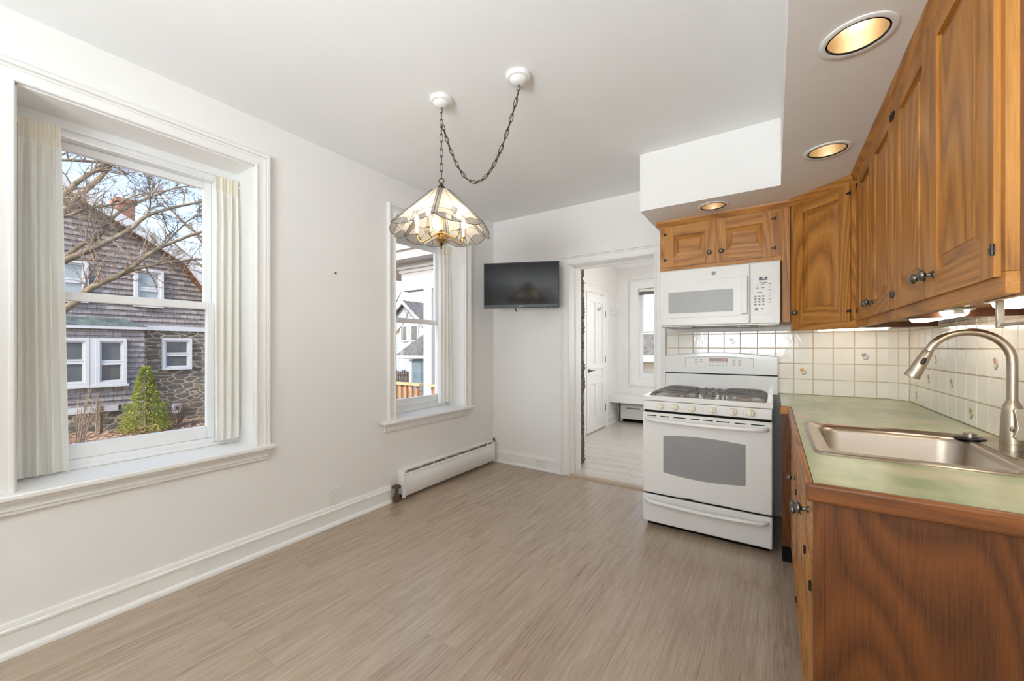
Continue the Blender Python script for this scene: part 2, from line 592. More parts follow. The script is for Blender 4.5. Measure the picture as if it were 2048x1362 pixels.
# ------------------------------------------------------------------ the room shell
def slab(name, boxes, mat, label=None):
    mb = MB()
    for b in boxes: mb.box(*b)
    return struct(build(mb, name, mat), label)

Y0, YH = -2.2, 6.567
slab('floor', [(-2.95, 0.86, Y0, 3.50, -0.06, 0.0)], M_FLOOR, 'taupe wood-look plank floor of the kitchen')
slab('floor_hall', [(-2.4, -0.4, 3.50, YH + 0.2, -0.06, 0.0)], M_HALLTILE, 'pale plank tile floor of the entry beyond the doorway')
slab('ceiling', [(-2.95, 0.86, Y0 - 0.1, 3.75, ZC, ZC + 0.18)], M_CEIL, 'smooth white kitchen ceiling')
slab('ceiling_hall', [(-2.4, -0.4, 3.75, YH + 0.2, 2.555, 2.75)], M_CEIL, 'white ceiling of the entry beyond the doorway')
W1, W2 = (0.217, 1.10), (2.14, 3.0)
ZS, ZT = 0.655, 2.31
slab('wall_left', [(-2.88, XL, Y0, W1[0], 0, ZC), (-2.88, XL, W1[1], W2[0], 0, ZC), (-2.88, XL, W2[1], 3.75, 0, ZC),
                   (-2.88, XL, W1[0], W1[1], 0, ZS - 0.02), (-2.88, XL, W1[0], W1[1], ZT, ZC),
                   (-2.88, XL, W2[0], W2[1], 0, ZS - 0.02), (-2.88, XL, W2[0], W2[1], ZT, ZC)], M_WALL, 'white left wall with two deep windows')
DX0, DX1, DZ = -1.641, -0.85, 2.03
slab('wall_back', [(XL, DX0 - 0.012, YB, 3.75, 0, ZC), (DX1 + 0.012, 0.86, YB, 3.75, 0, ZC), (DX0 - 0.012, DX1 + 0.012, YB, 3.75, DZ + 0.012, ZC)], M_WALL, 'white back wall with the doorway to the entry')
slab('wall_right', [(XR, 0.86, Y0, YB, 0, ZC)], M_WALL, 'white wall behind the sink counter')
slab('wall_rear', [(-2.88, 0.86, Y0 - 0.1, Y0, 0, 0.93), (-2.88, 0.86, Y0 - 0.1, Y0, 2.17, ZC), (-2.88, -1.35, Y0 - 0.1, Y0, 0.93, 2.17), (0.25, 0.86, Y0 - 0.1, Y0, 0.93, 2.17)], M_WALL, 'white wall behind the camera')
HW = (-1.86, -1.12, 0.74, 2.20)
slab('wall_hall_left', [(-2.4, -2.216, 3.75, YH, 0, 2.555)], M_WALL, 'white wall of the entry holding the panelled door')
slab('wall_hall_far', [(-2.4, HW[0] - 0.011, YH, YH + 0.2, 0, 2.555), (HW[1] + 0.011, -0.4, YH, YH + 0.2, 0, 2.555), (HW[0] - 0.011, HW[1] + 0.011, YH, YH + 0.2, 0, HW[2] - 0.011), (HW[0] - 0.011, HW[1] + 0.011, YH, YH + 0.2, HW[3] + 0.011, 2.555)], M_WALL, 'white far wall of the entry with a window')
slab('wall_hall_right', [(-0.6, -0.4, 3.75, 4.3, 0, 2.555), (-0.6, -0.4, 5.5, YH, 0, 2.555), (-0.6, -0.4, 4.3, 5.5, 0, 0.8), (-0.6, -0.4, 4.3, 5.5, 2.1, 2.555)], M_WALL, 'white right wall of the entry, out of sight')
area_lamp('hall_fill_lamp', (-0.56, 4.9, 1.45), (-1, 0, 0.05), 1.1, 1.2, 15, (1.0, 0.98, 0.96))  # fill lamp added to brighten the entry, set in an unseen side opening

# rough stone edge left bare beside the doorway
random.seed(5)
mb = MB()
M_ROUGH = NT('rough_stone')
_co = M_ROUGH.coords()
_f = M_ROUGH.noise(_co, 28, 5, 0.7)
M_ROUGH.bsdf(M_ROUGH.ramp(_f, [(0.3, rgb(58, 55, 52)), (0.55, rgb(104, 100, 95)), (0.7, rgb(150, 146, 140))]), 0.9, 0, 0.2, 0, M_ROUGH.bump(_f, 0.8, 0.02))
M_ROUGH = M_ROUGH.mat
nz = 130
prof = []
for i in range(nz + 1):
    z = 2.10 * i / nz
    prof.append((-1.697 + 0.006 * sin(z * 9) + 0.004 * sin(z * 31 + 1) + random.uniform(-0.004, 0.004), z))
vs, fs = [], []
for i, (x, z) in enumerate(prof):
    vs += [(-2.21, 3.752, z), (x, 3.752, z), (x + random.uniform(-0.006, 0.004), 3.86, z), (x + random.uniform(-0.014, 0.004), 3.97, z), (-2.21, 3.97, z)]
for i in range(nz):
    a, b = i * 5, i * 5 + 5
    fs += [(a, a + 1, b + 1, b), (a + 1, a + 2, b + 2, b + 1), (a + 2, a + 3, b + 3, b + 2), (a + 3, a + 4, b + 4, b + 3)]
fs += [(0, 4, 3, 2, 1), tuple(nz * 5 + i for i in range(5))]
mb.add(vs, fs)
struct(build(mb, 'wall_stone', M_ROUGH), 'rough bare stone edge of the thick wall beside the doorway')

# soffit over the cabinets, hollow, with holes for the recessed lights
SZ = 2.2
CANS = [(0.215, 1.605, 'front'), (0.217, 2.455, 'mid'), (-0.345, 2.993, 'range'), (0.215, 0.70, 'behind'), (0.215, -0.25, 'rear')]  # last two cans are added out of view for extra light
mb = MB()
plate(mb, [(-0.79, 2.83), (0.034, 2.83), (0.034, Y0), (XR, Y0), (XR, YB), (-0.79, YB)], [circle(c[0], c[1], 0.084) for c in CANS], SZ)
mb.add([(-0.79, 2.83, SZ), (0.034, 2.83, SZ), (0.034, 2.83, ZC), (-0.79, 2.83, ZC)], [(0, 1, 2, 3)])
mb.add([(0.034, 2.83, SZ), (0.034, Y0, SZ), (0.034, Y0, ZC), (0.034, 2.83, ZC)], [(0, 1, 2, 3)])
mb.add([(-0.79, YB, SZ), (-0.79, 2.83, SZ), (-0.79, 2.83, ZC), (-0.79, YB, ZC)], [(0, 1, 2, 3)])
struct(build(mb, 'ceiling_soffit', M_WALL), 'white boxed soffit above the oak wall cabinets')

# ------------------------------------------------------------------ left windows
def mitred(mb, prof, a0, a1, z0, z1, to3d, bottom=False, m=0):
    # profile points (w outward from the opening edge, t proud of the wall) swept up, across and down with mitred corners
    n = len(prof)
    st = []
    if bottom:
        st = [lambda w: (a0 - w, z0 - w), lambda w: (a0 - w, z1 + w), lambda w: (a1 + w, z1 + w), lambda w: (a1 + w, z0 - w)]
    else:
        st = [lambda w: (a0 - w, z0), lambda w: (a0 - w, z1 + w), lambda w: (a1 + w, z1 + w), lambda w: (a1 + w, z0)]
    vs = [to3d(*f(w), t) for f in st for w, t in prof]
    fs = []
    for k in range(4 if bottom else 3):
        k2 = (k + 1) % 4
        for i in range(n):
            j = (i + 1) % n
            fs.append((k * n + i, k * n + j, k2 * n + j, k2 * n + i))
    if not bottom:
        fs += [tuple(range(n)), tuple(3 * n + i for i in range(n))]
    mb.add(vs, fs, m)
def casing_profile(c, k=1.0):
    return [(0, 0), (0, 0.020 * k), (0.004, 0.024 * k), (0.012, 0.024 * k), (0.015, 0.017 * k), (c - 0.034, 0.017 * k), (c - 0.031, 0.023 * k), (c - 0.024, 0.025 * k), (c - 0.020, 0.020 * k), (c - 0.018, 0.031 * k), (c - 0.004, 0.033 * k), (c, 0.029 * k), (c, 0)]
def left_window(name, y0, y1, c0, c1, fw, sill0, sill1, label):
    root = struct(empty(name, (XL, (y0 + y1) / 2, ZS)), label)
    def B(nm, boxes, mat, bev=0.004, parent=root, lab=None):
        mb = MB()
        for b in boxes: mb.box(*b)
        return build(mb, nm, mat, parent, world=True, bevel=bev, label=lab)
    mb = MB()
    mitred(mb, casing_profile(0.080), y0, y1, ZS + 0.0005, ZT, lambda a, z, t: (XL + t, a, z))
    build(mb, 'casing', M_CASING, root, world=True, smooth=25)
    B('jamb_lining', [(-2.79, XL + 0.001, y0 - 0.006, y0 + 0.006, ZS, ZT), (-2.79, XL + 0.001, y1 - 0.006, y1 + 0.006, ZS, ZT), (-2.79, XL + 0.001, y0, y1, ZT - 0.006, ZT + 0.006)], M_TRIM, 0)
    mb = MB()
    mb.prism([(-2.80, y0), (XL, y0), (XL, sill0), (XL + 0.062, sill0), (XL + 0.062, sill1), (XL, sill1), (XL, y1), (-2.80, y1)], 'xy', ZS - 0.024, ZS)
    build(mb, 'window_sill', M_TRIM, root, world=True, bevel=0.006)
    B('apron', [(XL + 0.0005, XL + 0.020, sill0 + 0.03, sill1 - 0.03, ZS - 0.088, ZS - 0.0245), (XL + 0.0205, XL + 0.034, sill0 + 0.022, sill1 - 0.022, ZS - 0.044, ZS - 0.0245), (XL + 0.0205, XL + 0.027, sill0 + 0.03, sill1 - 0.03, ZS - 0.072, ZS - 0.060)], M_TRIM, 0.004)
    g0, g1 = y0 + fw + 0.038, y1 - fw - 0.038
    B('frame', [(-2.88, -2.785, y0, y0 + fw, ZS, ZT), (-2.88, -2.785, y1 - fw, y1, ZS, ZT), (-2.88, -2.785, y0 + fw, y1 - fw, 2.228, ZT), (-2.88, -2.785, y0 + fw, y1 - fw, ZS, 0.70),
                (-2.785, -2.765, y0, y1, 2.262, ZT), (-2.785, -2.765, y0, y0 + 0.03, ZS, 2.262), (-2.785, -2.765, y1 - 0.03, y1, ZS, 2.262), (-2.785, -2.77, y0, y1, ZS, 0.676)], M_VINYL)
    us = B('upper_sash', [(-2.865, -2.835, y0 + fw, g0, 1.465, 2.228), (-2.865, -2.835, g1, y1 - fw, 1.465, 2.228), (-2.865, -2.835, g0, g1, 2.186, 2.228), (-2.865, -2.835, g0, g1, 1.465, 1.503)], M_VINYL)
    B('upper_pane', [(-2.852, -2.848, g0, g1, 1.503, 2.186)], M_PANE, 0, us)
    ls = B('lower_sash', [(-2.828, -2.795, y0 + fw, g0, 0.70, 1.505), (-2.828, -2.795, g1, y1 - fw, 0.70, 1.505), (-2.828, -2.795, g0, g1, 1.462, 1.505), (-2.828, -2.795, g0, g1, 0.70, 0.772)], M_VINYL)
    B('lower_pane', [(-2.814, -2.810, g0, g1, 0.772, 1.462)], M_PANE, 0, ls)
    return root
left_window('window_1', W1[0], W1[1], 0.066, 0.066, 0.115, 0.110, 1.201, 'large white double-hung window in the left wall, nearest the camera')
left_window('window_2', W2[0], W2[1], 0.084, 0.075, 0.085, 1.995, 3.085, 'narrower-looking white double-hung window near the far corner')

# hall window
def hall_window():
    root = struct(empty('window_3', (-1.49, YH, 0.74)), 'white double-hung window in the far wall of the entry')
    def B(nm, boxes, mat, bev=0.004, parent=root):
        mb = MB()
        for b in boxes: mb.box(*b)
        return build(mb, nm, mat, parent, world=True, bevel=bev)
    x0, x1, z0, z1 = HW
    c = 0.17
    mb = MB()
    mitred(mb, casing_profile(0.14), x0, x1, z0, z1, lambda a, z, t: (a, YH - t, z), True)
    build(mb, 'casing', M_TRIM, root, world=True, smooth=25)
    B('jamb_lining', [(x0 - 0.01, x0 + 0.001, YH - 0.021, YH + 0.155, z0, z1), (x1 - 0.001, x1 + 0.01, YH - 0.021, YH + 0.155, z0, z1), (x0 - 0.01, x1 + 0.01, YH - 0.021, YH + 0.155, z0 - 0.01, z0 + 0.001), (x0 - 0.01, x1 + 0.01, YH - 0.021, YH + 0.155, z1 - 0.001, z1 + 0.01)], M_TRIM, 0)
    us = B('upper_sash', [(x0, x0 + 0.05, YH + 0.12, YH + 0.15, 1.47, z1), (x1 - 0.05, x1, YH + 0.12, YH + 0.15, 1.47, z1), (x0 + 0.05, x1 - 0.05, YH + 0.12, YH + 0.15, z1 - 0.05, z1), (x0 + 0.05, x1 - 0.05, YH + 0.12, YH + 0.15, 1.47, 1.505)], M_VINYL)
    B('upper_pane', [(x0 + 0.05, x1 - 0.05, YH + 0.133, YH + 0.137, 1.505, z1 - 0.05)], M_PANE, 0, us)
    ls = B('lower_sash', [(x0, x0 + 0.05, YH + 0.088, YH + 0.118, z0, 1.505), (x1 - 0.05, x1, YH + 0.088, YH + 0.118, z0, 1.505), (x0 + 0.05, x1 - 0.05, YH + 0.088, YH + 0.118, 1.47, 1.505), (x0 + 0.05, x1 - 0.05, YH + 0.088, YH + 0.118, z0, z0 + 0.06)], M_VINYL)
    B('lower_pane', [(x0 + 0.05, x1 - 0.05, YH + 0.101, YH + 0.105, z0 + 0.06, 1.47)], M_PANE, 0, ls)
hall_window()

# added windows and blinds, out of sight, framing the fill lamps
mb = MB()
for b in ((-1.35, -1.30, Y0 - 0.08, Y0 - 0.02, 0.93, 2.17), (0.20, 0.25, Y0 - 0.08, Y0 - 0.02, 0.93, 2.17), (-1.30, 0.20, Y0 - 0.08, Y0 - 0.02, 2.10, 2.17), (-1.30, 0.20, Y0 - 0.08, Y0 - 0.02, 0.93, 1.0), (-0.59, -0.51, Y0 - 0.08, Y0 - 0.02, 1.0, 2.10)): mb.box(*b)
r = struct(build(mb, 'added_window_rear', M_VINYL, bevel=0.004), 'added white window in the wall behind the camera')
mb = MB(); mb.box(-1.30, 0.20, Y0 - 0.095, Y0 - 0.085, 0.98, 2.12)
build(mb, 'added_blind', M_CURTAIN, r)
mb = MB()
for b in ((-0.55, -0.45, 4.3, 4.36, 0.8, 2.1), (-0.55, -0.45, 5.44, 5.5, 0.8, 2.1), (-0.55, -0.45, 4.36, 5.44, 2.04, 2.1), (-0.55, -0.45, 4.36, 5.44, 0.8, 0.86)): mb.box(*b)
r = struct(build(mb, 'added_window_hall', M_VINYL, bevel=0.004), 'added white side window of the entry, out of sight')
mb = MB(); mb.box(-0.48, -0.47, 4.36, 5.44, 0.86, 2.04)
build(mb, 'added_blind', M_CURTAIN, r)

# doorway casing and jamb
mb = MB()
cw = 0.097
mitred(mb, [(0, 0), (0, 0.022), (0.004, 0.026), (0.016, 0.026), (0.019, 0.018), (0.058, 0.018), (0.062, 0.024), (0.070, 0.026), (0.074, 0.022), (0.076, 0.034), (0.092, 0.036), (0.097, 0.032), (0.097, 0)], DX0, DX1, 0.0, DZ, lambda a, z, t: (a, YB - t, z))
struct(build(mb, 'trim_1', M_TRIM, smooth=25), 'white moulded casing around the doorway')
mb = MB()
mb.box(DX0 - 0.012, DX0, YB - 0.005, 3.752, 0, DZ)
mb.box(DX1, DX1 + 0.012, YB - 0.005, 3.752, 0, DZ)
mb.box(DX0, DX1, YB - 0.005, 3.752, DZ, DZ + 0.012)
for (xa, xb) in ((DX0, DX0 + 0.012), (DX1 - 0.012, DX1)):
    mb.box(xa, xb, 3.60, 3.64, 0, DZ)
mb.box(DX0, DX1, 3.60, 3.64, DZ - 0.012, DZ)
struct(build(mb, 'trim_2', M_TRIM, bevel=0.003), 'white door jamb lining the doorway')
mb = MB()
mb.prism([(3.462, 0.0), (3.468, 0.012), (3.48, 0.016), (3.53, 0.016), (3.54, 0.0)], 'yz', DX0 - 0.02, DX1 + 0.02)
struct(build(mb, 'trim_3', paint('threshold_strip', rgb(186, 164, 140), 0.4, 0.08)), 'tan threshold strip between the plank floor and the hall tile')

# baseboards
def base_profile(d, s):
    # outline (distance from wall, height)
    return [(0, 0), (0.030, 0), (0.030, 0.010), (0.026, 0.020), (0.016, 0.028), (0.016, 0.098), (0.022, 0.100), (0.022, 0.110), (0.014, 0.114), (0.014, 0.122), (0.009, 0.134), (0, 0.136)]
mb = MB()
mb.prism([(XL + d, z) for d, z in base_profile(0, 0)], 'xz', Y0, 2.085)
struct(build(mb, 'baseboard_left', M_TRIM, smooth=30), 'white moulded baseboard along the left wall')
mb = MB()
mb.prism([(YB - d, z) for d, z in base_profile(0, 0)], 'yz', XL + 0.001, DX0 - cw)
struct(build(mb, 'baseboard_back', M_TRIM, smooth=30), 'white moulded baseboard along the back wall')
mb = MB()
mb.prism([(-2.216 + d, z) for d, z in base_profile(0, 0)], 'xz', 6.045, YH)
struct(build(mb, 'baseboard_hall', M_TRIM, smooth=30), 'white baseboard beside the entry door')

# ------------------------------------------------------------------ tiled backsplash
def flower(mb, place, kind):
    # place(u, w, d): metres right and up from the tile centre, d proud of the glaze
    rnd = random.Random(hash(kind) % 97 + kind.__len__())
    pet = {'yellow': 2, 'pink': 3, 'grey': 4}[kind]
    def ell(cu, cw_, ru, rw, ang, m, d=0.0007):
        n = 10
        pts = []
        for i in range(n):
            a = 2 * pi * i / n
            x, y = ru * cos(a), rw * sin(a)
            pts.append(place(cu + x * cos(ang) - y * sin(ang), cw_ + x * sin(ang) + y * cos(ang), d))
        mb.add(pts, [tuple(range(n))], m)
    cu, cw_ = -0.006, 0.010
    for i in range(6):
        a = 2 * pi * i / 6 + 0.3
        ell(cu + 0.009 * cos(a), cw_ + 0.009 * sin(a), 0.0075, 0.0036, a, pet)
    ell(cu, cw_, 0.0038, 0.0038, 0, 2 if pet != 2 else 3, 0.0010)
    for (u0, w0, u1, w1, wd) in ((-0.004, 0.0, 0.004, -0.024, 0.0012), (0.004, -0.024, 0.022, -0.002, 0.0024), (0.004, -0.024, 0.016, 0.012, 0.0018), (0.004, -0.024, -0.014, -0.012, 0.002)):
        L = sqrt((u1 - u0) ** 2 + (w1 - w0) ** 2)
        ell((u0 + u1) / 2, (w0 + w1) / 2, L / 2, wd, math.atan2(w1 - w0, u1 - u0), 5)

mb = MB()
ROWS = [(0.903, 1.011), (1.011, 1.122), (1.122, 1.232), (1.232, 1.342)]
def tile_run(org, ux, nrm, bounds, rows, flowers={}):
    org, ux, nrm = Vector(org), Vector(ux).normalized(), Vector(nrm).normalized()
    L = bounds[-1]
    z0, z1 = rows[0][0], rows[-1][1]
    def P(u, z, d): return org + ux * u + nrm * d + Vector((0, 0, z))
    mb.add([P(bounds[0], z0, 0.005), P(L, z0, 0.005), P(L, z1, 0.005), P(bounds[0], z1, 0.005)], [(0, 1, 2, 3)], 1)
    for i in range(len(bounds) - 1):
        for j, (za, zb) in enumerate(rows):
            g = 0.0016
            u0, u1, a, b = bounds[i] + g, bounds[i + 1] - g, za + g, zb - g
            e = 0.0022
            vs = [P(u0, a, 0.004), P(u1, a, 0.004), P(u1, b, 0.004), P(u0, b, 0.004), P(u0 + e, a + e, 0.0085), P(u1 - e, a + e, 0.0085), P(u1 - e, b - e, 0.0085), P(u0 + e, b - e, 0.0085)]
            mb.add(vs, [(4, 5, 6, 7), (0, 1, 5, 4), (1, 2, 6, 5), (2, 3, 7, 6), (3, 0, 4, 7)], 0)
            if (i, j) in flowers:
                cu, cz = (u0 + u1) / 2, (a + b) / 2
                flower(mb, lambda u, w, d: P(cu + u, cz + w, 0.0085 + d), flowers[(i, j)])
bk = [-0.752] + [0.119 + 0.1107 * k for k in range(-7, 5)] + [0.629]
tile_run((0, YB, 0), (1, 0, 0), (0, -1, 0), bk, ROWS, {(4, 3): 'pink', (8, 1): 'yellow', (11, 2): 'grey'})
tile_run((0, YB, 0), (1, 0, 0), (0, -1, 0), bk, [(1.342, 1.362)])
tile_run((0.622, YB, 0), (1, -1, 0), (-1, -1, 0), [0.0, 0.0585, 0.117], ROWS)
tile_run((0.622, YB, 0), (1, -1, 0), (-1, -1, 0), [0.0, 0.0585, 0.117], [(1.342, 1.362)])
rb = [YB - 3.400, YB - 3.316] + [YB - (2.873 + 0.1107 * k) for k in range(3, -17, -1)]
tile_run((XR, YB, 0), (0, -1, 0), (-1, 0, 0), rb, ROWS, {(1, 0): 'grey', (3, 1): 'grey', (4, 2): 'pink', (6, 1): 'grey', (8, 0): 'yellow', (10, 2): 'pink'})
tile_run((XR, YB, 0), (0, -1, 0), (-1, 0, 0), rb, [(1.342, 1.362)])
struct(build(mb, 'trim_4', [M_TILE, M_GROUT, M_PETAL_Y, M_PETAL_P, M_PETAL_G, M_LEAFGLAZE]), 'cream square tile backsplash with a few painted flower tiles')
# boxed corner behind the angled tiles
mb = MB()
mb.prism([(0.622, YB), (0.710, YB), (0.710, 3.399)], 'xy', 0.0, 1.36)
struct(build(mb, 'wall_corner', M_WALL), 'angled corner behind the tiles')
# ------------------------------------------------------------------ oak cabinets
def knob(parent, x, z, yf, r=0.0155):
    mb = MB()
    mb.lathe([(0.0105, 0.0), (0.0105, 0.003), (0.0055, 0.006), (0.005, 0.014), (0.009, 0.018), (r, 0.022), (r, 0.026), (r * 0.8, 0.030), (r * 0.3, 0.033)], (x, yf, z), 20, (0, -1, 0))
    return build(mb, 'knob', M_PEWTER, parent, smooth=40)

def cab_door(parent, x0, x1, z0, z1, yf, knob_at=None, hinge='l', mats=None, stile=0.064, rail=0.068, ramp=0.034, name='door', t=0.02):
    mats = mats or [M_OAK_V, M_OAK_H]
    mb = MB()
    mb.box(x0, x0 + stile, yf, yf + t, z0, z1, 0)
    mb.box(x1 - stile, x1, yf, yf + t, z0, z1, 0)
    mb.box(x0 + stile + 0.0006, x1 - stile - 0.0006, yf + 0.0004, yf + t, z0, z0 + rail, 1)
    mb.box(x0 + stile + 0.0006, x1 - stile - 0.0006, yf + 0.0004, yf + t, z1 - rail, z1, 1)
    a, b, c, d = x0 + stile, x1 - stile, z0 + rail, z1 - rail
    yo, yi, g = yf + 0.011, yf + 0.003, 0.003
    vs = [(a, yo, c), (b, yo, c), (b, yo, d), (a, yo, d)]
    q = [(a + g, yo, c + g), (b - g, yo, c + g), (b - g, yo, d - g), (a + g, yo, d - g)]
    i = [(a + ramp, yi, c + ramp), (b - ramp, yi, c + ramp), (b - ramp, yi, d - ramp), (a + ramp, yi, d - ramp)]
    pm = 0 if (z1 - z0) > (x1 - x0) * 0.95 else 1
    mb.add(vs + q, [(0, 1, 5, 4), (1, 2, 6, 5), (2, 3, 7, 6), (3, 0, 4, 7)], pm)
    mb.add(q + i, [(0, 1, 5, 4), (2, 3, 7, 6)], 1)
    mb.add(q + i, [(1, 2, 6, 5), (3, 0, 4, 7)], 0)
    i2 = [(p[0] + sx * 0.002, yi - 0.0022, p[2] + sz * 0.002) for p, sx, sz in zip(i, (1, -1, -1, 1), (1, 1, -1, -1))]
    mb.add(i + i2, [(0, 1, 5, 4), (1, 2, 6, 5), (2, 3, 7, 6), (3, 0, 4, 7), (4, 5, 6, 7)], pm)
    d_ = build(mb, name, mats, parent)
    if knob_at: knob(d_, knob_at[0], knob_at[1], yf)
    if hinge:
        hx = x0 if hinge == 'l' else x1
        s = -1 if hinge == 'l' else 1
        for hz in (z0 + 0.055, z1 - 0.055):
            hb = MB()
            hb.box(hx + s * 0.007, hx - s * 0.016, yf - 0.003, yf - 0.0002, hz - 0.006, hz + 0.006)
            hb.tube([(hx + s * 0.004, yf - 0.003, hz - 0.012), (hx + s * 0.004, yf - 0.003, hz + 0.012)], 0.0032, 8)
            build(hb, 'hinge', M_BLACK, d_)
    return d_

def frame_boxes(mb, w, z0, z1, opens, t=0.02):
    # face frame in the plane y 0..t, with openings (x0,x1,z0,z1)
    xs = sorted(set([0, w] + [v for o in opens for v in o[:2]]))
    oz0, oz1 = opens[0][2], opens[0][3]
    mb.box(0, w, 0, t, oz1, z1, 1)
    mb.box(0, w, 0, t, z0, oz0, 1)
    for a, b in zip(xs[:-1], xs[1:]):
        if not any(abs(a - o[0]) < 1e-6 and abs(b - o[1]) < 1e-6 for o in opens):
            mb.box(a, b, 0, t, oz0, oz1, 0)

def crown(mb_w, x0, x1, zt, parent, world=False):
    mb = MB()
    prof = [(0.0, zt - 0.040), (-0.006, zt - 0.040), (-0.010, zt - 0.030), (-0.018, zt - 0.022), (-0.024, zt - 0.010), (-0.026, zt - 0.001), (0.0, zt - 0.001)]
    mb.prism(prof, 'yz', x0, x1)
    return build(mb, 'crown_molding', M_OAK_H, parent, smooth=35)

def wall_cab(label, loc, rotz, w, h, depth, doors, end_left=False, end_right=False, crown_ext=(0, 0)):
    r = thing('wall_cabinet', label, 'cabinet', loc, rotz)
    mb = MB()
    frame_boxes(mb, w, 0, h, [(d[0] + 0.008, d[1] - 0.008, d[2] + 0.008, d[3] - 0.008) for d in doors])
    build(mb, 'face_frame', [M_OAK_V, M_OAK_H], r, bevel=0.0015)
    mb = MB()
    mb.box(0, 0.016, 0.02, depth, 0, h - 0.002, 0)
    mb.box(w - 0.016, w, 0.02, depth, 0, h - 0.002, 0)
    mb.box(0.016, w - 0.016, 0.02, depth, 0.028, 0.042, 1)
    mb.box(0.016, w - 0.016, depth - 0.008, depth, 0.042, h - 0.002, 1)
    mb.box(0.016, w - 0.016, 0.02, depth - 0.008, h - 0.016, h - 0.002, 1)
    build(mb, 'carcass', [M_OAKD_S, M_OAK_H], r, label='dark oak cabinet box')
    for d in doors:
        cab_door(r, d[0], d[1], d[2], d[3], -0.010, (d[4], d[5]), d[6])
    crown(None, crown_ext[0], w + crown_ext[1], h, r)
    return r

# over the range: root at the lower left front corner
zb = 1.812
orc = thing('wall_cabinet', 'short two-door oak cabinet over the microwave', 'cabinet', (-0.730, 3.165, zb), 0)
mb = MB()
frame_boxes(mb, 0.772, 0, 0.388, [(0.044, 0.378, 0.042, 0.331), (0.394, 0.724, 0.042, 0.331)])
build(mb, 'face_frame', [M_OAK_V, M_OAK_H], orc, bevel=0.0015)
mb = MB()
mb.box(0.772, 0.820, 0.0, 0.02, -0.408, 0.388)
mb.box(0.772, 0.788, 0.02, 0.30, -0.408, 0.387)
build(mb, 'filler_panel', M_OAK_V, orc, bevel=0.001)
mb = MB()
mb.box(0, 0.014, 0.02, 0.318, 0, 0.386, 0)
mb.box(0.758, 0.772, 0.02, 0.318, 0, 0.386, 0)
mb.box(0.014, 0.758, 0.02, 0.318, 0.0, 0.014, 1)
mb.box(0.014, 0.758, 0.308, 0.318, 0.014, 0.386, 1)
build(mb, 'carcass', [M_OAK_V, M_OAK_H], orc)
cab_door(orc, 0.036, 0.382, 0.034, 0.339, -0.010, (0.344, 0.108), 'l', rail=0.072)
cab_door(orc, 0.386, 0.732, 0.034, 0.339, -0.010, (0.420, 0.108), 'r', rail=0.072)
crown(None, -0.024, 0.826, 0.388, orc)

# corner cabinet, set at 45 degrees
zb = 1.345
cc = thing('wall_cabinet', 'oak corner wall cabinet with one tall angled door', 'cabinet', (0.093, 3.165, zb), -pi / 4)
mb = MB()
frame_boxes(mb, 0.407, 0, 0.855, [(0.036, 0.372, 0.05, 0.806)])
build(mb, 'face_frame', [M_OAK_V, M_OAK_H], cc, bevel=0.0015)
cab_door(cc, 0.028, 0.380, 0.042, 0.814, -0.010, (0.052, 0.115), 'r')
crown(None, 0.008, 0.400, 0.855, cc)
mb = MB()
mb.prism([(0.110, 3.182), (0.394, 2.898), (0.70, 2.898), (0.70, 3.38), (0.61, 3.472), (0.110, 3.472)], 'xy', zb + 0.03, zb + 0.853, 0)
build(mb, 'carcass', M_OAK_V, cc, world=True)

DOOR_Z = (0.037, 0.815)
wall_cab('two-door oak wall cabinet between the corner cabinet and the nearest cabinet', (0.381, 2.874, 1.345), -pi / 2, 0.852, 0.855, 0.312,
         [(0.099, 0.466, DOOR_Z[0], DOOR_Z[1], 0.432, 0.098, 'l'), (0.468, 0.835, DOOR_Z[0], DOOR_Z[1], 0.502, 0.098, 'r')], crown_ext=(0.012, 0))
wall_cab('large two-door oak wall cabinet nearest the camera, above the sink', (0.381, 2.020, 1.345), -pi / 2, 0.832, 0.855, 0.312,
         [(0.016, 0.412, DOOR_Z[0], DOOR_Z[1], 0.378, 0.098, 'l'), (0.414, 0.814, DOOR_Z[0], DOOR_Z[1], 0.450, 0.098, 'r')])

# base cabinets along the right wall
def base_cab(label, y_far, w, items, end=False, filler=False):
    r = thing('base_cabinet', label, 'cabinet', (0.090, y_far, 0.0), -pi / 2)
    mb = MB()
    mb.box(0, 0.028, 0, 0.02, 0.10, 0.8575, 0); mb.box(w - 0.028, w, 0, 0.02, 0.10, 0.8575, 0)
    mb.box(0.028, w - 0.028, 0, 0.02, 0.838, 0.8575, 1); mb.box(0.028, w - 0.028, 0, 0.02, 0.672, 0.700, 1); mb.box(0.028, w - 0.028, 0, 0.02, 0.10, 0.13, 1)
    build(mb, 'face_frame', [M_OAK_V, M_OAK_H], r, bevel=0.0015)
    mb = MB()
    mb.box(0, 0.016, 0.02, 0.60, 0.0, 0.66, 0); mb.box(w - 0.016, w, 0.02, 0.60, 0.0, 0.66, 0)
    mb.box(0.016, w - 0.016, 0.02, 0.60, 0.10, 0.116, 1)
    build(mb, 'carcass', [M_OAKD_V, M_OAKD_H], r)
    mb = MB(); mb.box(0.016, w - 0.016, 0.07, 0.085, 0.0, 0.10)
    build(mb, 'toe_kick', M_DARK, r, label='black recessed toe kick')
    for it in items:
        if it[0] == 'drawer':
            _, x0, x1, kn = it
            mb = MB()
            mb.box(x0, x1, -0.010, 0.010, 0.690, 0.846, 0)
            d = build(mb, 'drawer', M_OAK_H, r, bevel=0.004)
            if kn: knob(d, (x0 + x1) / 2, 0.792, -0.010)
        else:
            _, x0, x1, kx, hs = it
            cab_door(r, x0, x1, 0.118, 0.682, -0.010, (kx, 0.655) if kx else None, hs, stile=0.058 if x1 - x0 > 0.22 else 0.045, ramp=0.028 if x1 - x0 > 0.22 else 0.016)
    return r
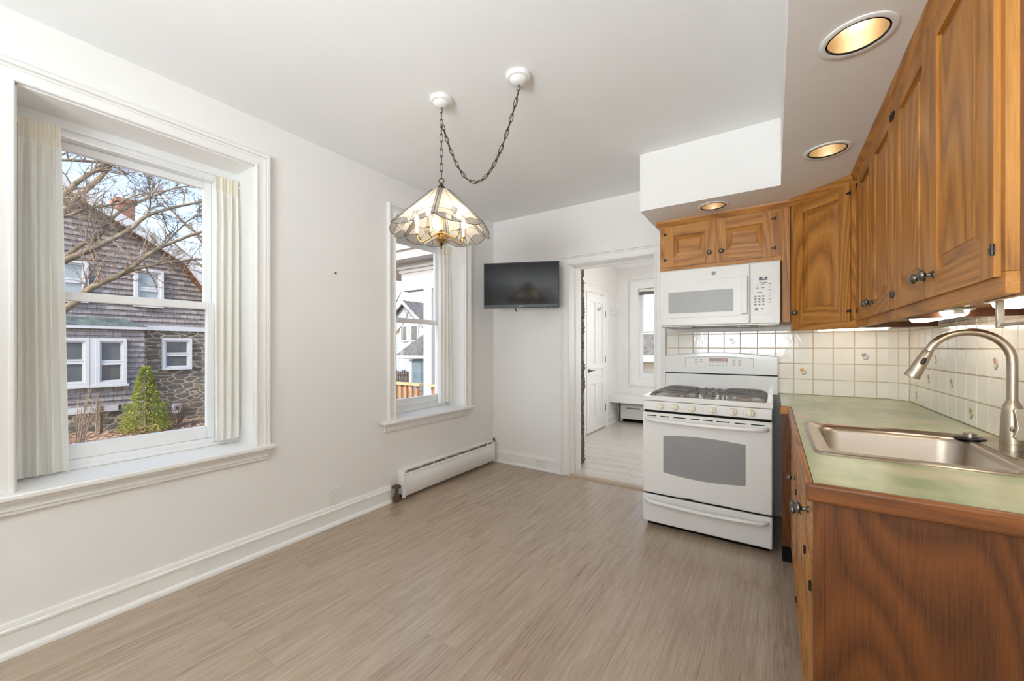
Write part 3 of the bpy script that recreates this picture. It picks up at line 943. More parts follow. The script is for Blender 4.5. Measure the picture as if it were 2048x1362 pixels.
b1 = base_cab('oak base cabinet beside the white range', 2.742, 0.668, [('drawer', 0.03, 0.64, False), ('door', 0.03, 0.64, 0.575, 'l')])
mb = MB()
mb.box(0.040, 0.088, 2.745, 2.765, 0.10, 0.8575)
build(mb, 'filler_panel', M_OAKD_V, b1, world=True, bevel=0.001, label='narrow dark oak filler beside the range')
mb = MB(); mb.box(0.040, 0.100, 2.775, 2.79, 0.0, 0.10)
build(mb, 'toe_kick', M_DARK, b1, world=True)
base_cab('two-door oak base cabinet under the sink', 2.070, 0.60, [('drawer', 0.02, 0.297, False), ('drawer', 0.303, 0.58, False), ('door', 0.02, 0.298, 0.268, 'l'), ('door', 0.302, 0.58, 0.332, 'r')])
b3 = base_cab('narrow oak base cabinet at the near end of the counter', 1.466, 0.212, [('drawer', 0.018, 0.194, True), ('door', 0.018, 0.194, None, 'r')])
mb = MB()
mb.box(0.082, 0.104, 1.236, 1.2535, 0.0, 0.8575, 0)
mb.box(0.1045, 0.704, 1.240, 1.2535, 0.0, 0.8575, 0)
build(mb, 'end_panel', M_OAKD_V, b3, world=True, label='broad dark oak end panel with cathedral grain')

# ------------------------------------------------------------------ countertop, sink, faucet
ct = thing('countertop', 'sage green laminate countertop with an oak edge', 'countertop', (0.39, 2.3, 0.862))
mb = MB()
SK = (0.135, 0.660, 1.612, 2.188)
zt, zu = 0.902, 0.864
out = [(0.083, 1.240), (0.706, 1.240), (0.706, 3.394), (0.620, 3.480), (0.036, 3.480), (0.036, 2.742), (0.083, 2.742)]
hole = [(SK[0], SK[2]), (SK[1], SK[2]), (SK[1], SK[3]), (SK[0], SK[3])]
plate(mb, out, [hole], zt)
plate(mb, out, [hole], zu)
for loop in (out, hole):
    for i in range(len(loop)):
        p, q = loop[i], loop[(i + 1) % len(loop)]
        mb.add([(p[0], p[1], zu), (q[0], q[1], zu), (q[0], q[1], zt), (p[0], p[1], zt)], [(0, 1, 2, 3)])
build(mb, 'laminate_top', M_LAMINATE, ct, world=True)
mb = MB()
mb.box(0.066, 0.0828, 1.2400, 2.7235, 0.858, 0.9035)
build(mb, 'edge_trim', M_OAK_Y, ct, world=True, bevel=0.006, label='rounded oak front edge')
mb = MB()
mb.box(0.066, 0.706, 1.216, 1.2398, 0.858, 0.9035)
build(mb, 'edge_trim', oak('oak_end_edge', 'x', rgb(150, 92, 42), rgb(120, 68, 28), rgb(72, 38, 14), 0.36), ct, world=True, bevel=0.007, label='rounded oak end edge')
mb = MB()
mb.box(0.030, 0.0828, 2.724, 2.7418, 0.858, 0.9035)
build(mb, 'edge_trim', M_OAK_H, ct, world=True, bevel=0.005, label='short oak edge beside the range')

def rrect(x0, x1, y0, y1, r, n=6):
    pts = []
    for cx, cy, a in ((x1 - r, y1 - r, 0), (x0 + r, y1 - r, pi / 2), (x0 + r, y0 + r, pi), (x1 - r, y0 + r, 1.5 * pi)):
        pts += [(cx + r * cos(a + pi / 2 * i / n), cy + r * sin(a + pi / 2 * i / n)) for i in range(n + 1)]
    return pts
sk = thing('sink', 'single-bowl stainless steel drop-in sink', 'sink', (0.40, 1.90, 0.70))
mb = MB()
rings = [(rrect(0.108, 0.690, 1.585, 2.212, 0.03), 0.9025), (rrect(0.110, 0.688, 1.587, 2.210, 0.03), 0.9065), (rrect(0.116, 0.682, 1.593, 2.204, 0.028), 0.9080), (rrect(0.124, 0.674, 1.601, 2.196, 0.026), 0.9055),
         (rrect(0.150, 0.580, 1.640, 2.130, 0.06), 0.9050), (rrect(0.156, 0.574, 1.646, 2.124, 0.06), 0.900), (rrect(0.162, 0.568, 1.652, 2.118, 0.06), 0.885), (rrect(0.172, 0.556, 1.664, 2.106, 0.06), 0.735), (rrect(0.196, 0.532, 1.690, 2.080, 0.05), 0.712), (rrect(0.30, 0.43, 1.82, 1.95, 0.04), 0.708)]
n = len(rings[0][0])
for ring, z in rings:
    mb.v += [(p[0], p[1], z) for p in ring]
for i in range(len(rings) - 1):
    for j in range(n):
        mb.f.append((i * n + j, i * n + (j + 1) % n, (i + 1) * n + (j + 1) % n, (i + 1) * n + j)); mb.m.append(0)
mb.f.append(tuple((len(rings) - 1) * n + j for j in range(n))); mb.m.append(0)
build(mb, 'basin', M_STEEL, sk, world=True, smooth=50)
mb = MB()
pl = rrect(0.598, 0.676, 1.80, 2.075, 0.036)
mb.prism(pl, 'xy', 0.9052, 0.9082)
build(mb, 'faucet_deck', M_STEEL, sk, world=True, bevel=0.001, label='raised steel deck the faucet stands on')
mb = MB()
mb.lathe([(0.042, 0.7085), (0.042, 0.711), (0.03, 0.711), (0.028, 0.7095)], (0.365, 1.885, 0), 24)
build(mb, 'drain', M_PEWTER, sk, world=True, smooth=30)

FX, FY, FZ = 0.640, 1.950, 0.9085
fa = thing('faucet', 'brushed nickel high-arc pull-down kitchen faucet', 'faucet', (FX, FY, FZ))
mb = MB()
mb.lathe([(0.0275, 0.0), (0.0275, 0.020), (0.0262, 0.060), (0.0235, 0.120), (0.0215, 0.142), (0.0165, 0.152), (0.0135, 0.160)], (0, 0, 0), 32)
build(mb, 'body', M_NICKEL, fa, smooth=40)
mb = MB()
mb.lathe([(0.0280, 0.0205), (0.0284, 0.0215), (0.0280, 0.0225)], (0, 0, 0), 32)
build(mb, 'collar_ring', M_BRASS, fa, smooth=40)
R = 0.098
pts = [(0, 0, 0.156), (0, 0, 0.20), (0, 0, 0.24), (0, 0, 0.278)] + [(-R + R * cos(a), 0, 0.285 + R * sin(a)) for a in [pi * i / 18 for i in range(1, 17)]]
end = Vector(pts[-1]); prev = Vector(pts[-2]); dr = (end - prev).normalized()
mb = MB(); mb.tube(pts, 0.0125, 20)
build(mb, 'spout', M_NICKEL, fa, smooth=60)
mb = MB()
mb.lathe([(0.0130, 0.0), (0.0142, 0.004), (0.0155, 0.007), (0.0190, 0.060), (0.0222, 0.098), (0.0212, 0.103), (0.0170, 0.103)], tuple(end), 28, tuple(dr))
hd = build(mb, 'spray_head', M_NICKEL, fa, smooth=40)
mb = MB()
side = Vector((0, -1, 0))
c = end + dr * 0.040 + side * 0.0172
mb.blob((0, 0, 0), 0.007, 0.004, 0.014)
q = Vector((0, 0, 1)).rotation_difference(-dr)
mb.move(lambda p: c + q @ p)
build(mb, 'spray_button', M_BLACK, hd, smooth=60)
mb = MB()
mb.lathe([(0.0125, 0.014), (0.0125, 0.030), (0.0105, 0.031), (0.0105, 0.058)], (0, 0, 0.070), 24, (0, -1, 0))
hb = build(mb, 'handle_stem', M_NICKEL, fa, smooth=40)
mb = MB()
lev = [(-0.020, 0.050), (-0.010, 0.040), (0.010, 0.040), (0.022, 0.052), (0.026, 0.075), (0.020, 0.105), (0.014, 0.130), (0.006, 0.142), (-0.014, 0.142), (-0.020, 0.134), (-0.014, 0.105), (-0.012, 0.080)]
mb.prism(lev, 'xz', -0.057, -0.067)
build(mb, 'lever', M_NICKEL, hb, bevel=0.003, seg=3)

st = thing('sink_stopper', 'black rubber and chrome sink stopper lying at the back of the sink', 'stopper', (0.592, 2.108, 0.9062))
mb = MB(); mb.lathe([(0.036, 0.0), (0.040, 0.003), (0.040, 0.006), (0.034, 0.008)], (0, 0, 0), 28)
build(mb, 'rubber_disc', M_BLACK, st, smooth=40)
mb = MB(); mb.lathe([(0.020, 0.0082), (0.020, 0.012), (0.016, 0.013), (0.0155, 0.018), (0.018, 0.019), (0.018, 0.022), (0.010, 0.023)], (0, 0, 0), 24)
build(mb, 'chrome_basket', M_STEEL, st, smooth=40)

# ------------------------------------------------------------------ lights under and over the cabinets
def under_light(label, loc, rotz, L, w=0.075):
    r = thing('undercabinet_light', label, 'light', loc, rotz, 'slim lights under the wall cabinets')
    mb = MB(); mb.box(-L / 2 - 0.03, L / 2 + 0.03, -w / 2, w / 2, -0.008, 0.0)
    build(mb, 'housing', M_PLASTIC, r, bevel=0.003)
    mb = MB()
    prof = [(-w / 2 + 0.006, -0.0085), (-w / 2 + 0.010, -0.020), (-w / 4, -0.027), (w / 4, -0.027), (w / 2 - 0.010, -0.020), (w / 2 - 0.006, -0.0085)]
    mb.prism(prof, 'yz', -L / 2, L / 2)
    build(mb, 'diffuser', M_TUBE, r, smooth=30)
    mb = MB(); mb.box(L / 2 + 0.004, L / 2 + 0.022, -0.012, 0.012, -0.020, -0.0085)
    build(mb, 'switch', M_CREAM, r, bevel=0.002)
    return r
under_light('glowing slim light under the oak corner cabinet', (0.405, 3.235, 1.372), 0.0, 0.33, 0.06)
under_light('glowing slim light under the middle oak wall cabinet, above the counter corner', (0.52, 2.17, 1.372), -pi / 2, 0.42)
under_light('glowing slim light under the nearest oak wall cabinet, above the faucet', (0.54, 1.50, 1.372), -pi / 2, 0.34)

def can_light(label, x, y):
    r = thing('recessed_light', label, 'light', (x, y, SZ), 0, 'recessed lights in the soffit')
    mb = MB(); mb.lathe([(0.094, -0.0005), (0.094, -0.004), (0.090, -0.006), (0.078, -0.005), (0.078, 0.0005)], (0, 0, 0), 40, caps=False)
    build(mb, 'trim_ring', M_TRIM, r, smooth=40)
    mb = MB(); mb.lathe([(0.0795, -0.0052), (0.0795, 0.012), (0.0735, 0.012), (0.0735, -0.0052)], (0, 0, 0), 40, caps=False)
    build(mb, 'baffle_ring', M_DARK, r, smooth=40, label='thin black ring')
    mb = MB(); mb.lathe([(0.0735, 0.002), (0.0725, 0.03), (0.066, 0.075), (0.050, 0.115), (0.030, 0.130)], (0, 0, 0), 40, caps=False)
    rf = build(mb, 'reflector', M_REFLECTOR, r, smooth=60)
    mb = MB(); mb.blob((0, 0, 0.098), 0.030, 0.030, 0.026, 14)
    build(mb, 'bulb', M_BULB, r, smooth=80)
    mb = MB(); mb.lathe([(0.0795, 0.012), (0.0795, 0.16), (0.02, 0.165)], (0, 0, 0), 32, caps=False)
    build(mb, 'housing', M_ALU, r, smooth=40)
for (x, y, k) in CANS:
    lab = {'front': 'large recessed soffit light nearest the camera, bulb showing in its gold reflector', 'mid': 'middle recessed soffit light beside the oak wall cabinets', 'range': 'recessed soffit light over the short cabinet and microwave', 'behind': 'added recessed soffit light just outside the view', 'rear': 'added recessed soffit light behind the camera, out of view'}[k]
    can_light(lab, x, y)

# rod hung under the nearest cabinet
tr = thing('towel_rod', 'brushed brass rod on a post under the nearest wall cabinet', 'rod', (0.42, 1.335, 1.345))
for ya_, yb_ in ((-0.005, 0.005),):
    mb = MB(); mb.box(-0.006, 0.006, ya_, yb_, -0.062, -0.001)
    build(mb, 'post', M_NICKEL, tr, bevel=0.0015)
mb = MB(); mb.tube([(0, 0.0, -0.056), (0, -0.200, -0.056)], 0.0035, 12)
build(mb, 'rod', M_NICKEL, tr, smooth=40)
M_BURNER = paint('pale_burner', rgb(176, 166, 156), 0.4, 0.15, 0.4, 20, 0.0)
# ------------------------------------------------------------------ gas range
rg = thing('gas_range', 'white freestanding gas range between the doorway and the counter', 'stove', (-0.383, 3.13, 0.0))
def RB(name, boxes, mat, bev=0.0, parent=rg, label=None):
    mb = MB()
    for b in boxes: mb.box(*b)
    return build(mb, name, mat, parent, world=True, bevel=bev, label=label)
X0, X1 = -0.762, -0.006
RB('body', [(X0 + 0.004, X1 - 0.004, 2.842, 3.44, 0.03, 0.872)], M_ENAMEL, 0.003)
RB('plinth', [(X0 + 0.02, X1 - 0.02, 2.86, 3.42, 0.0, 0.03)], M_DARK, label='black plinth under the drawer')
mb = MB()
a, b = 0.06, 0.905
mb.box(X0 - 0.003, X1 + 0.003, 2.800, 2.832, 0.872, b); mb.box(X0 - 0.003, X1 + 0.003, 3.37, 3.40, 0.872, b)
mb.box(X0 - 0.003, X0 + 0.032, 2.832, 3.37, 0.872, b); mb.box(X1 - 0.032, X1 + 0.003, 2.832, 3.37, 0.872, b)
mb.box(X0 + 0.032, X1 - 0.032, 2.832, 3.37, 0.872, 0.893)
build(mb, 'cooktop', M_ENAMEL, rg, world=True, bevel=0.005, seg=3)
RB('front_panel', [(X0 + 0.002, X1 - 0.002, 2.802, 2.842, 0.806, 0.869)], M_ENAMEL, 0.004, label='white knob panel')
RB('gap', [(X0 + 0.01, X1 - 0.01, 2.815, 2.842, 0.789, 0.807)], M_DARK, label='dark gap above the oven door')
RB('gap', [(X0 + 0.01, X1 - 0.01, 2.818, 2.842, 0.223, 0.238)], M_DARK, label='dark gap below the oven door')
od = RB('oven_door', [(X0, X1, 2.800, 2.841, 0.236, 0.791)], M_ENAMEL, 0.008)
mb = MB()
x = -0.735
for wd, gap in ((0.07, 0.03), (0.06, 0.03), (0.085, 0.03), (0.06, 0.02), (0.065, 0.022), (0.08, 0.03), (0.065, 0.03), (0.08, 0)):
    mb.box(x, x + wd * 0.915, 2.7985, 2.802, 0.7665, 0.7725); x += (wd + gap) * 0.915
build(mb, 'vent_slots', M_DARK, od, world=True, label='row of dark vent slots')
wp = []
nw = 14
for i in range(nw + 1):
    u = i / nw; wp.append((-0.625 + 0.481 * u, 0.390 - 0.017 * sin(pi * u)))
for i in range(nw + 1):
    u = 1 - i / nw; wp.append((-0.625 + 0.481 * u, 0.641 + 0.013 * sin(pi * u)))
mb = MB(); mb.prism(wp, 'xz', 2.7985, 2.803)
build(mb, 'oven_window', M_OVENGLASS, od, world=True, label='grey glass window with curved edges')
def range_handle(z, parent, bow, name='handle'):
    mb = MB()
    pts = [(-0.735, 2.802, z + 0.004), (-0.728, 2.782, z + 0.003), (-0.705, 2.765, z + 0.002)]
    for i in range(1, 14):
        u = i / 14; pts.append((-0.705 + 0.642 * u, 2.765 - bow * sin(pi * u), z - 0.004 * sin(pi * u)))
    pts += [(-0.063, 2.765, z + 0.002), (-0.040, 2.782, z + 0.003), (-0.033, 2.802, z + 0.004)]
    mb.tube(pts, 0.0135, 12)
    return build(mb, name, M_ENAMEL, parent, world=True, smooth=60)
range_handle(0.745, od, 0.018)
dw = RB('warming_drawer', [(X0, X1, 2.800, 2.841, 0.036, 0.224)], M_ENAMEL, 0.007)
range_handle(0.187, dw, 0.014)
RB('chipped_enamel', [(-0.50, -0.43, 2.7985, 2.801, 0.2375, 0.2425), (-0.475, -0.46, 2.7985, 2.801, 0.235, 0.246), (-0.30, -0.22, 2.7985, 2.801, 0.2375, 0.2405), (-0.10, -0.075, 2.7985, 2.801, 0.2375, 0.240)], M_RUST, 0, od, 'brown chips along the bottom of the oven door')  # rust-brown chips in the enamel
for kx in (-0.645, -0.553, -0.446, -0.325, -0.211, -0.118):
    mb = MB()
    mb.lathe([(0.0235, 0.0), (0.0235, 0.008), (0.0205, 0.013), (0.0195, 0.021), (0.017, 0.023)], (kx, 2.802, 0.839), 24, (0, -1, 0))
    kn = build(mb, 'knob', M_CREAM, rg, world=True, smooth=40, label='cream burner knob')
    mb = MB(); mb.box(kx - 0.0055, kx + 0.0055, 2.768, 2.7795, 0.820, 0.858)
    build(mb, 'grip', M_CREAM, kn, world=True, bevel=0.003)
RB('dot_markings', [(-0.386, -0.380, 2.8008, 2.8022, 0.846, 0.850), (-0.386, -0.380, 2.8008, 2.8022, 0.828, 0.832)] + [(kx - 0.036 + 0.0016 * 0, kx - 0.033, 2.8008, 2.8022, 0.828 + 0.007 * j, 0.830 + 0.007 * j) for kx in (-0.446, -0.325, -0.211, -0.118) for j in range(4)], M_GREY, 0, rg, 'small dark marks beside the knobs')
# backguard with arched top
def arch_poly(x0, x1, zb_, zs, zp, n=20):
    p = [(x0, zb_), (x1, zb_)]
    for i in range(n + 1):
        u = 1 - i / n
        p.append((x0 + (x1 - x0) * u, zs + (zp - zs) * sin(pi * u)))
    return p
mb = MB()
mb.prism(arch_poly(-0.742, 0.036 - 0.012, 0.896, 1.172, 1.200), 'xz', 3.405, 3.47)
mb.prism(arch_poly(-0.742, 0.024, 1.036, 1.170, 1.198), 'xz', 3.392, 3.41)
bg = build(mb, 'backguard', M_ENAMEL, rg, world=True, bevel=0.005, seg=3)
RB('shadow_gap', [(-0.742, 0.024, 3.4035, 3.406, 1.028, 1.036)], M_DARK, 0, bg)
mb = MB()
mb.prism(arch_poly(-0.588, -0.126, 1.086, 1.153, 1.166), 'xz', 3.3905, 3.394)
build(mb, 'control_panel', M_PLASTIC, bg, world=True, bevel=0.001, label='pale touch panel with rounded top')
mb = MB()
for (x0, x1, z0, z1) in ((-0.590, -0.588, 1.086, 1.154), (-0.127, -0.125, 1.086, 1.154)): mb.box(x0, x1, 3.3900, 3.3935, z0, z1)
pts = [(-0.588 + 0.462 * i / 16, 3.3905, 1.154 + 0.013 * sin(pi * i / 16)) for i in range(17)]
mb.tube(pts, 0.0012, 6)
build(mb, 'panel_outline', M_GREY, bg, world=True)
RB('display', [(-0.416, -0.290, 3.3893, 3.391, 1.130, 1.154)], M_REDLCD, 0, bg, 'brown clock display')
mb = MB()
for cx, cz in [(-0.510, 1.142), (-0.474, 1.142), (-0.510, 1.126), (-0.474, 1.126), (-0.510, 1.110), (-0.250, 1.140), (-0.212, 1.140), (-0.250, 1.124), (-0.212, 1.124), (-0.250, 1.108), (-0.212, 1.108)]:
    mb.box(cx - 0.010, cx + 0.010, 3.3898, 3.391, cz - 0.0042, cz + 0.0042)
for i in range(6):
    mb.box(-0.415 + i * 0.022, -0.403 + i * 0.022, 3.3898, 3.391, 1.116, 1.122)
    mb.box(-0.418 + i * 0.022, -0.404 + i * 0.022, 3.3898, 3.391, 1.096, 1.103)
build(mb, 'printed_keys', M_GREYL, bg, world=True, label='pale grey touch keys')  # touch keys drawn as small pale bars
def digits(txt, x, y, z, h, mat, parent):
    SEG = {'0': 'abcdef', '1': 'bc', '2': 'abged', '3': 'abgcd', '4': 'fgbc', '5': 'afgcd', '6': 'afgedc', '7': 'abc', '8': 'abcdefg', '9': 'abcdfg'}
    mb = MB()
    w, t = h * 0.55, h * 0.16
    for ch in txt:
        if ch == ':':
            mb.box(x, x + t, y, y + 0.0006, z + h * 0.25, z + h * 0.25 + t); mb.box(x, x + t, y, y + 0.0006, z + h * 0.65, z + h * 0.65 + t)
            x += t * 2.4; continue
        for s in SEG[ch]:
            if s in 'adg':
                zz = {'a': h - t, 'd': 0, 'g': h / 2 - t / 2}[s]
                mb.box(x, x + w, y, y + 0.0006, z + zz, z + zz + t)
            else:
                xx = 0 if s in 'ef' else w - t
                za, zb2 = (h / 2, h) if s in 'bf' else (0, h / 2)
                mb.box(x + xx, x + xx + t, y, y + 0.0006, z + za, z + zb2)
        x += w + t * 1.6
    return build(mb, 'digits', mat, parent, world=True)
digits('1:00', -0.328, 3.3885, 1.137, 0.011, M_LCDORANGE, bg)
# grates
def grate_side(s):
    mb = MB()
    xi, xo = (-0.265, -0.045) if s > 0 else (-0.503, -0.723)
    for yy in (2.885, 2.995, 3.105, 3.215, 3.325):
        pts = [(xi, yy, 0.929), (xi + (xo - xi) * 0.35, yy, 0.931), (xi + (xo - xi) * 0.7, yy, 0.931), (xi + (xo - xi) * 0.88, yy, 0.926), (xo - 0.002 * s, yy, 0.913), (xo, yy, 0.8935)]
        mb.tube(spline(pts, 4), 0.0062, 8)
    mb.tube([(xi, 2.875, 0.929), (xi, 3.335, 0.929)], 0.0066, 8)
    mb.tube([(xi + 0.5 * (xo - xi), 2.885, 0.931), (xi + 0.5 * (xo - xi), 3.325, 0.931)], 0.0055, 8)
    for yy in (2.875, 3.335): mb.tube([(xi, yy, 0.929), (xi, yy, 0.8935)], 0.0066, 8)
    return build(mb, 'grate', M_GRATE, rg, world=True, smooth=50)
grate_side(1); grate_side(-1)
mb = MB()
for xx in (-0.485, -0.43, -0.384, -0.338, -0.283):
    mb.tube([(xx, 2.872, 0.8935), (xx, 2.875, 0.920), (xx, 2.885, 0.929), (xx, 3.325, 0.929), (xx, 3.335, 0.920), (xx, 3.338, 0.8935)], 0.0062, 8)
for yy in (2.94, 3.08, 3.22): mb.tube([(-0.485, yy, 0.929), (-0.283, yy, 0.929)], 0.0058, 8)
build(mb, 'grate', M_GRATE, rg, world=True, smooth=50)
for bx, by, r_ in ((-0.60, 2.97, 0.042), (-0.60, 3.22, 0.036), (-0.16, 2.97, 0.046), (-0.16, 3.22, 0.034), (-0.384, 3.10, 0.038)):
    mb = MB()
    mb.lathe([(r_ + 0.012, 0.8932), (r_ + 0.012, 0.898), (r_, 0.900), (r_, 0.907), (r_ * 0.9, 0.912), (r_ * 0.4, 0.914)], (bx, by, 0), 28)
    build(mb, 'burner', M_BURNER, rg, world=True, smooth=35)

# ------------------------------------------------------------------ microwave
mw = thing('microwave', 'white over-the-range microwave under the short oak cabinet', 'microwave', (-0.342, 3.28, 1.40))
def WB(name, boxes, mat, bev=0.0, parent=mw, label=None):
    mb = MB()
    for b in boxes: mb.box(*b)
    return build(mb, name, mat, parent, world=True, bevel=bev, label=label)
WB('body', [(-0.716, 0.036, 3.105, 3.465, 1.402, 1.808)], M_PLASTIC, 0.003)
md = WB('door', [(-0.716, -0.1345, 3.088, 3.1045, 1.398, 1.803)], M_PLASTIC, 0.006)
WB('control_side', [(-0.133, 0.036, 3.088, 3.1045, 1.396, 1.803)], M_PLASTIC, 0.006)
def rr_prism(name, x0, x1, z0, z1, r, ya, yb, mat, parent, label=None, bev=0.0):
    mb = MB(); mb.prism(rrect(x0, x1, z0, z1, r), 'xz', ya, yb)
    return build(mb, name, mat, parent, world=True, bevel=bev, label=label)
rr_prism('door_panel', -0.700, -0.186, 1.452, 1.716, 0.012, 3.0850, 3.0885, M_PLASTIC, md, bev=0.002)
rr_prism('door_window', -0.652, -0.231, 1.487, 1.642, 0.010, 3.0838, 3.0855, M_MICROGLASS, md, 'grey mesh window')
rr_prism('handle', -0.186, -0.146, 1.462, 1.719, 0.006, 3.058, 3.088, M_PLASTIC, md, bev=0.004)
mb = MB(); mb.lathe([(0.0135, 0.0), (0.0135, 0.002)], (-0.352, 3.0885, 1.758), 28, (0, -1, 0))
bd = build(mb, 'badge', M_GREY, mw, world=True, label='round grey badge')
mb = MB()
mb.tube([(-0.352 + 0.0108 * cos(2 * pi * i / 24), 3.0862, 1.758 + 0.0108 * sin(2 * pi * i / 24)) for i in range(24)], 0.0007, 6, closed=True)
mb.tube(spline([(-0.358, 3.0862, 1.757), (-0.354, 3.0862, 1.764), (-0.350, 3.0862, 1.757), (-0.354, 3.0862, 1.752), (-0.347, 3.0862, 1.757), (-0.345, 3.0862, 1.762)]), 0.0007, 6)
build(mb, 'badge_monogram', M_GREYL, bd, world=True)
cp = rr_prism('control_panel', -0.116, -0.004, 1.454, 1.718, 0.010, 3.0862, 3.0885, M_PLASTIC, mw, bev=0.001)
WB('display', [(-0.082, -0.035, 3.0848, 3.0864, 1.682, 1.702)], M_BLACK, 0, cp, 'black clock display')
digits('1:00', -0.074, 3.0838, 1.687, 0.011, M_LCDTXT, cp)
mb = MB()
for i in range(3):
    for j in range(4): mb.box(-0.108 + i * 0.022, -0.096 + i * 0.022, 3.0851, 3.0864, 1.572 - j * 0.018, 1.582 - j * 0.018)
for j, w_ in enumerate((0.012, 0.010, 0.012, 0.014, 0.016, 0.012, 0.018)): mb.box(-0.028 - w_ / 2 + 0.006, -0.022 + w_ / 2, 3.0851, 3.0864, 1.652 - j * 0.020, 1.657 - j * 0.020)
for (xa, xb, z) in ((-0.084, -0.036, 1.664), (-0.100, -0.084, 1.650), (-0.070, -0.052, 1.652), (-0.100, -0.084, 1.630), (-0.070, -0.050, 1.630), (-0.094, -0.064, 1.600)): mb.box(xa, xb, 3.0851, 3.0864, z, z + 0.005)
mb.box(-0.106, -0.086, 3.0851, 3.0864, 1.484, 1.498); mb.box(-0.070, -0.058, 3.0851, 3.0864, 1.488, 1.498)
build(mb, 'printed_keys', M_GREY, cp, world=True, label='small grey keypad prints')  # keypad keys drawn as small grey bars
WB('underside', [(-0.706, 0.030, 3.11, 3.46, 1.388, 1.402)], M_ALU, 0.002, label='grey vented underside')
WB('grease_filter', [(-0.66, -0.50, 3.13, 3.34, 1.383, 1.388)], M_ALU, 0.001)
WB('grease_filter', [(-0.22, -0.10, 3.23, 3.44, 1.383, 1.388)], M_ALU, 0.001)
WB('lamp_lens', [(-0.09, 0.01, 3.13, 3.22, 1.384, 1.388)], M_CREAM, 0.001, label='cream cooktop lamp lens')

# ------------------------------------------------------------------ television
TVR = math.atan2(0.28, 0.665)
tv = thing('television', 'black flat television on a wall arm in the far corner', 'television', (-1.998, 3.160, 1.613), TVR)
mb = MB(); mb.box(-0.362, 0.362, 0.0, 0.030, 0.0, 0.432); mb.box(-0.25, 0.25, 0.030, 0.055, 0.06, 0.34)
build(mb, 'housing', M_BLACK, tv, bevel=0.004)
mb = MB(); mb.box(-0.350, 0.350, -0.0012, 0.001, 0.030, 0.420)
build(mb, 'screen', M_SCREEN, tv, label='dark glossy screen')
mb = MB(); mb.box(-0.022, 0.022, -0.002, 0.001, 0.012, 0.018)
build(mb, 'logo', M_GREYL, tv, label='tiny pale maker mark')
mb = MB(); mb.box(0.235, 0.265, 0.004, 0.02, -0.008, 0.001)
build(mb, 'sensor', M_BLACK, tv)
mb = MB()
mb.box(-0.10, 0.10, 0.055, 0.070, 0.10, 0.30)
R3 = Matrix.Rotation(-TVR, 3, 'Z')
far = R3 @ Vector((-1.93 + 1.998, 3.482 - 3.160, 0))
mb.tube([(0, 0.065, 0.20), (far.x, far.y - 0.02, 0.20)], 0.018, 10)
o = len(mb.v); mb.box(-0.05, 0.05, -0.015, 0.0, 0.08, 0.32)
mb.v[o:] = [tuple((R3 @ Vector((p[0], p[1], 0))) + Vector((far.x, far.y, p[2]))) for p in mb.v[o:]]
build(mb, 'wall_arm', M_BLACK, tv)
mb = MB(); mb.tube(spline([(-0.055, 0.035, 0.02), (-0.055, 0.030, -0.010), (-0.045, 0.028, -0.035)]), 0.0045, 8)
build(mb, 'cable', M_BLACK, tv, smooth=60)

# ------------------------------------------------------------------ pendant lamp on a swagged chain
PX, PY = -1.52, 1.59
pl_ = thing('pendant_lamp', 'leaded cream glass pendant lamp hanging from a swagged chain', 'lamp', (PX, PY, 1.775))
def cpy(x, y):
    mb = MB()
    mb.lathe([(0.062, 0.0), (0.062, -0.012), (0.057, -0.020), (0.046, -0.023), (0.042, -0.031), (0.026, -0.040), (0.010, -0.044)], (x, y, ZC - 0.0005), 36)
    c = build(mb, 'canopy', M_PLASTIC, pl_, world=True, smooth=35, label='white ceiling canopy')
    mb = MB(); mb.tube([(x, y, ZC - 0.043), (x, y, ZC - 0.056)] + [(x + 0.010 * sin(a), y, ZC - 0.066 + 0.010 * cos(a)) for a in [pi * i / 6 for i in range(0, 10)]], 0.0028, 8)
    build(mb, 'hook', M_PEWTER, c, world=True, smooth=60)
cpy(PX, PY); SX, SY = -1.065, 1.665; cpy(SX, SY)
def chain(path, name='chain', pitch=0.039):
    # oval links along the path, every second one turned a quarter
    pts = [Vector(p) for p in path]
    L = [0]
    for a, b in zip(pts[:-1], pts[1:]): L.append(L[-1] + (b - a).length)
    def at(s):
        for i in range(len(pts) - 1):
            if s <= L[i + 1] or i == len(pts) - 2:
                t = (s - L[i]) / max(1e-9, L[i + 1] - L[i]); return pts[i].lerp(pts[i + 1], t), (pts[i + 1] - pts[i]).normalized()
    mb = MB()
    n = max(1, round(L[-1] / pitch))
    for k in range(n):
        c, d = at((k + 0.5) * L[-1] / n)
        up = Vector((0.62, 0.78, 0.0)) if abs(d.z) > 0.9 else Vector((0, 0, 1))
        s = d.cross(up).normalized(); w = s.cross(d).normalized()
        if k % 2: s = w
        hl, hw = pitch * 0.66, 0.0085
        loop = []
        for i in range(14):
            a = 2 * pi * i / 14
            loop.append(c + d * (hl * cos(a)) + s * (hw * sin(a)) * (1.0 if abs(sin(a)) < 0.9 else 1.0))
        mb.tube(loop, 0.0020, 6, closed=True)
    return build(mb, name, M_BRONZE, pl_, world=True, smooth=60)
chain([(PX, PY, ZC - 0.072), (PX, PY, 2.165)])
A_, B_ = Vector((SX, SY, ZC - 0.075)), Vector((PX + 0.006, PY, 2.462))
cat = []
for i in range(41):
    t = i / 40
    p = A_.lerp(B_, t)
    sag = 4 * t * (1 - t) * 0.385
    p.z -= sag * (1.0)
    cat.append(p)
chain(cat, 'swag_chain')
mb = MB(); mb.tube([(p.x + 0.004 * sin(i * 0.9), p.y, p.z + 0.002 * cos(i * 1.3)) for i, p in enumerate(cat)], 0.0016, 6)
build(mb, 'cord', M_BRONZE, pl_, world=True, smooth=60)
CA = radians(-54.3)
mb = MB()
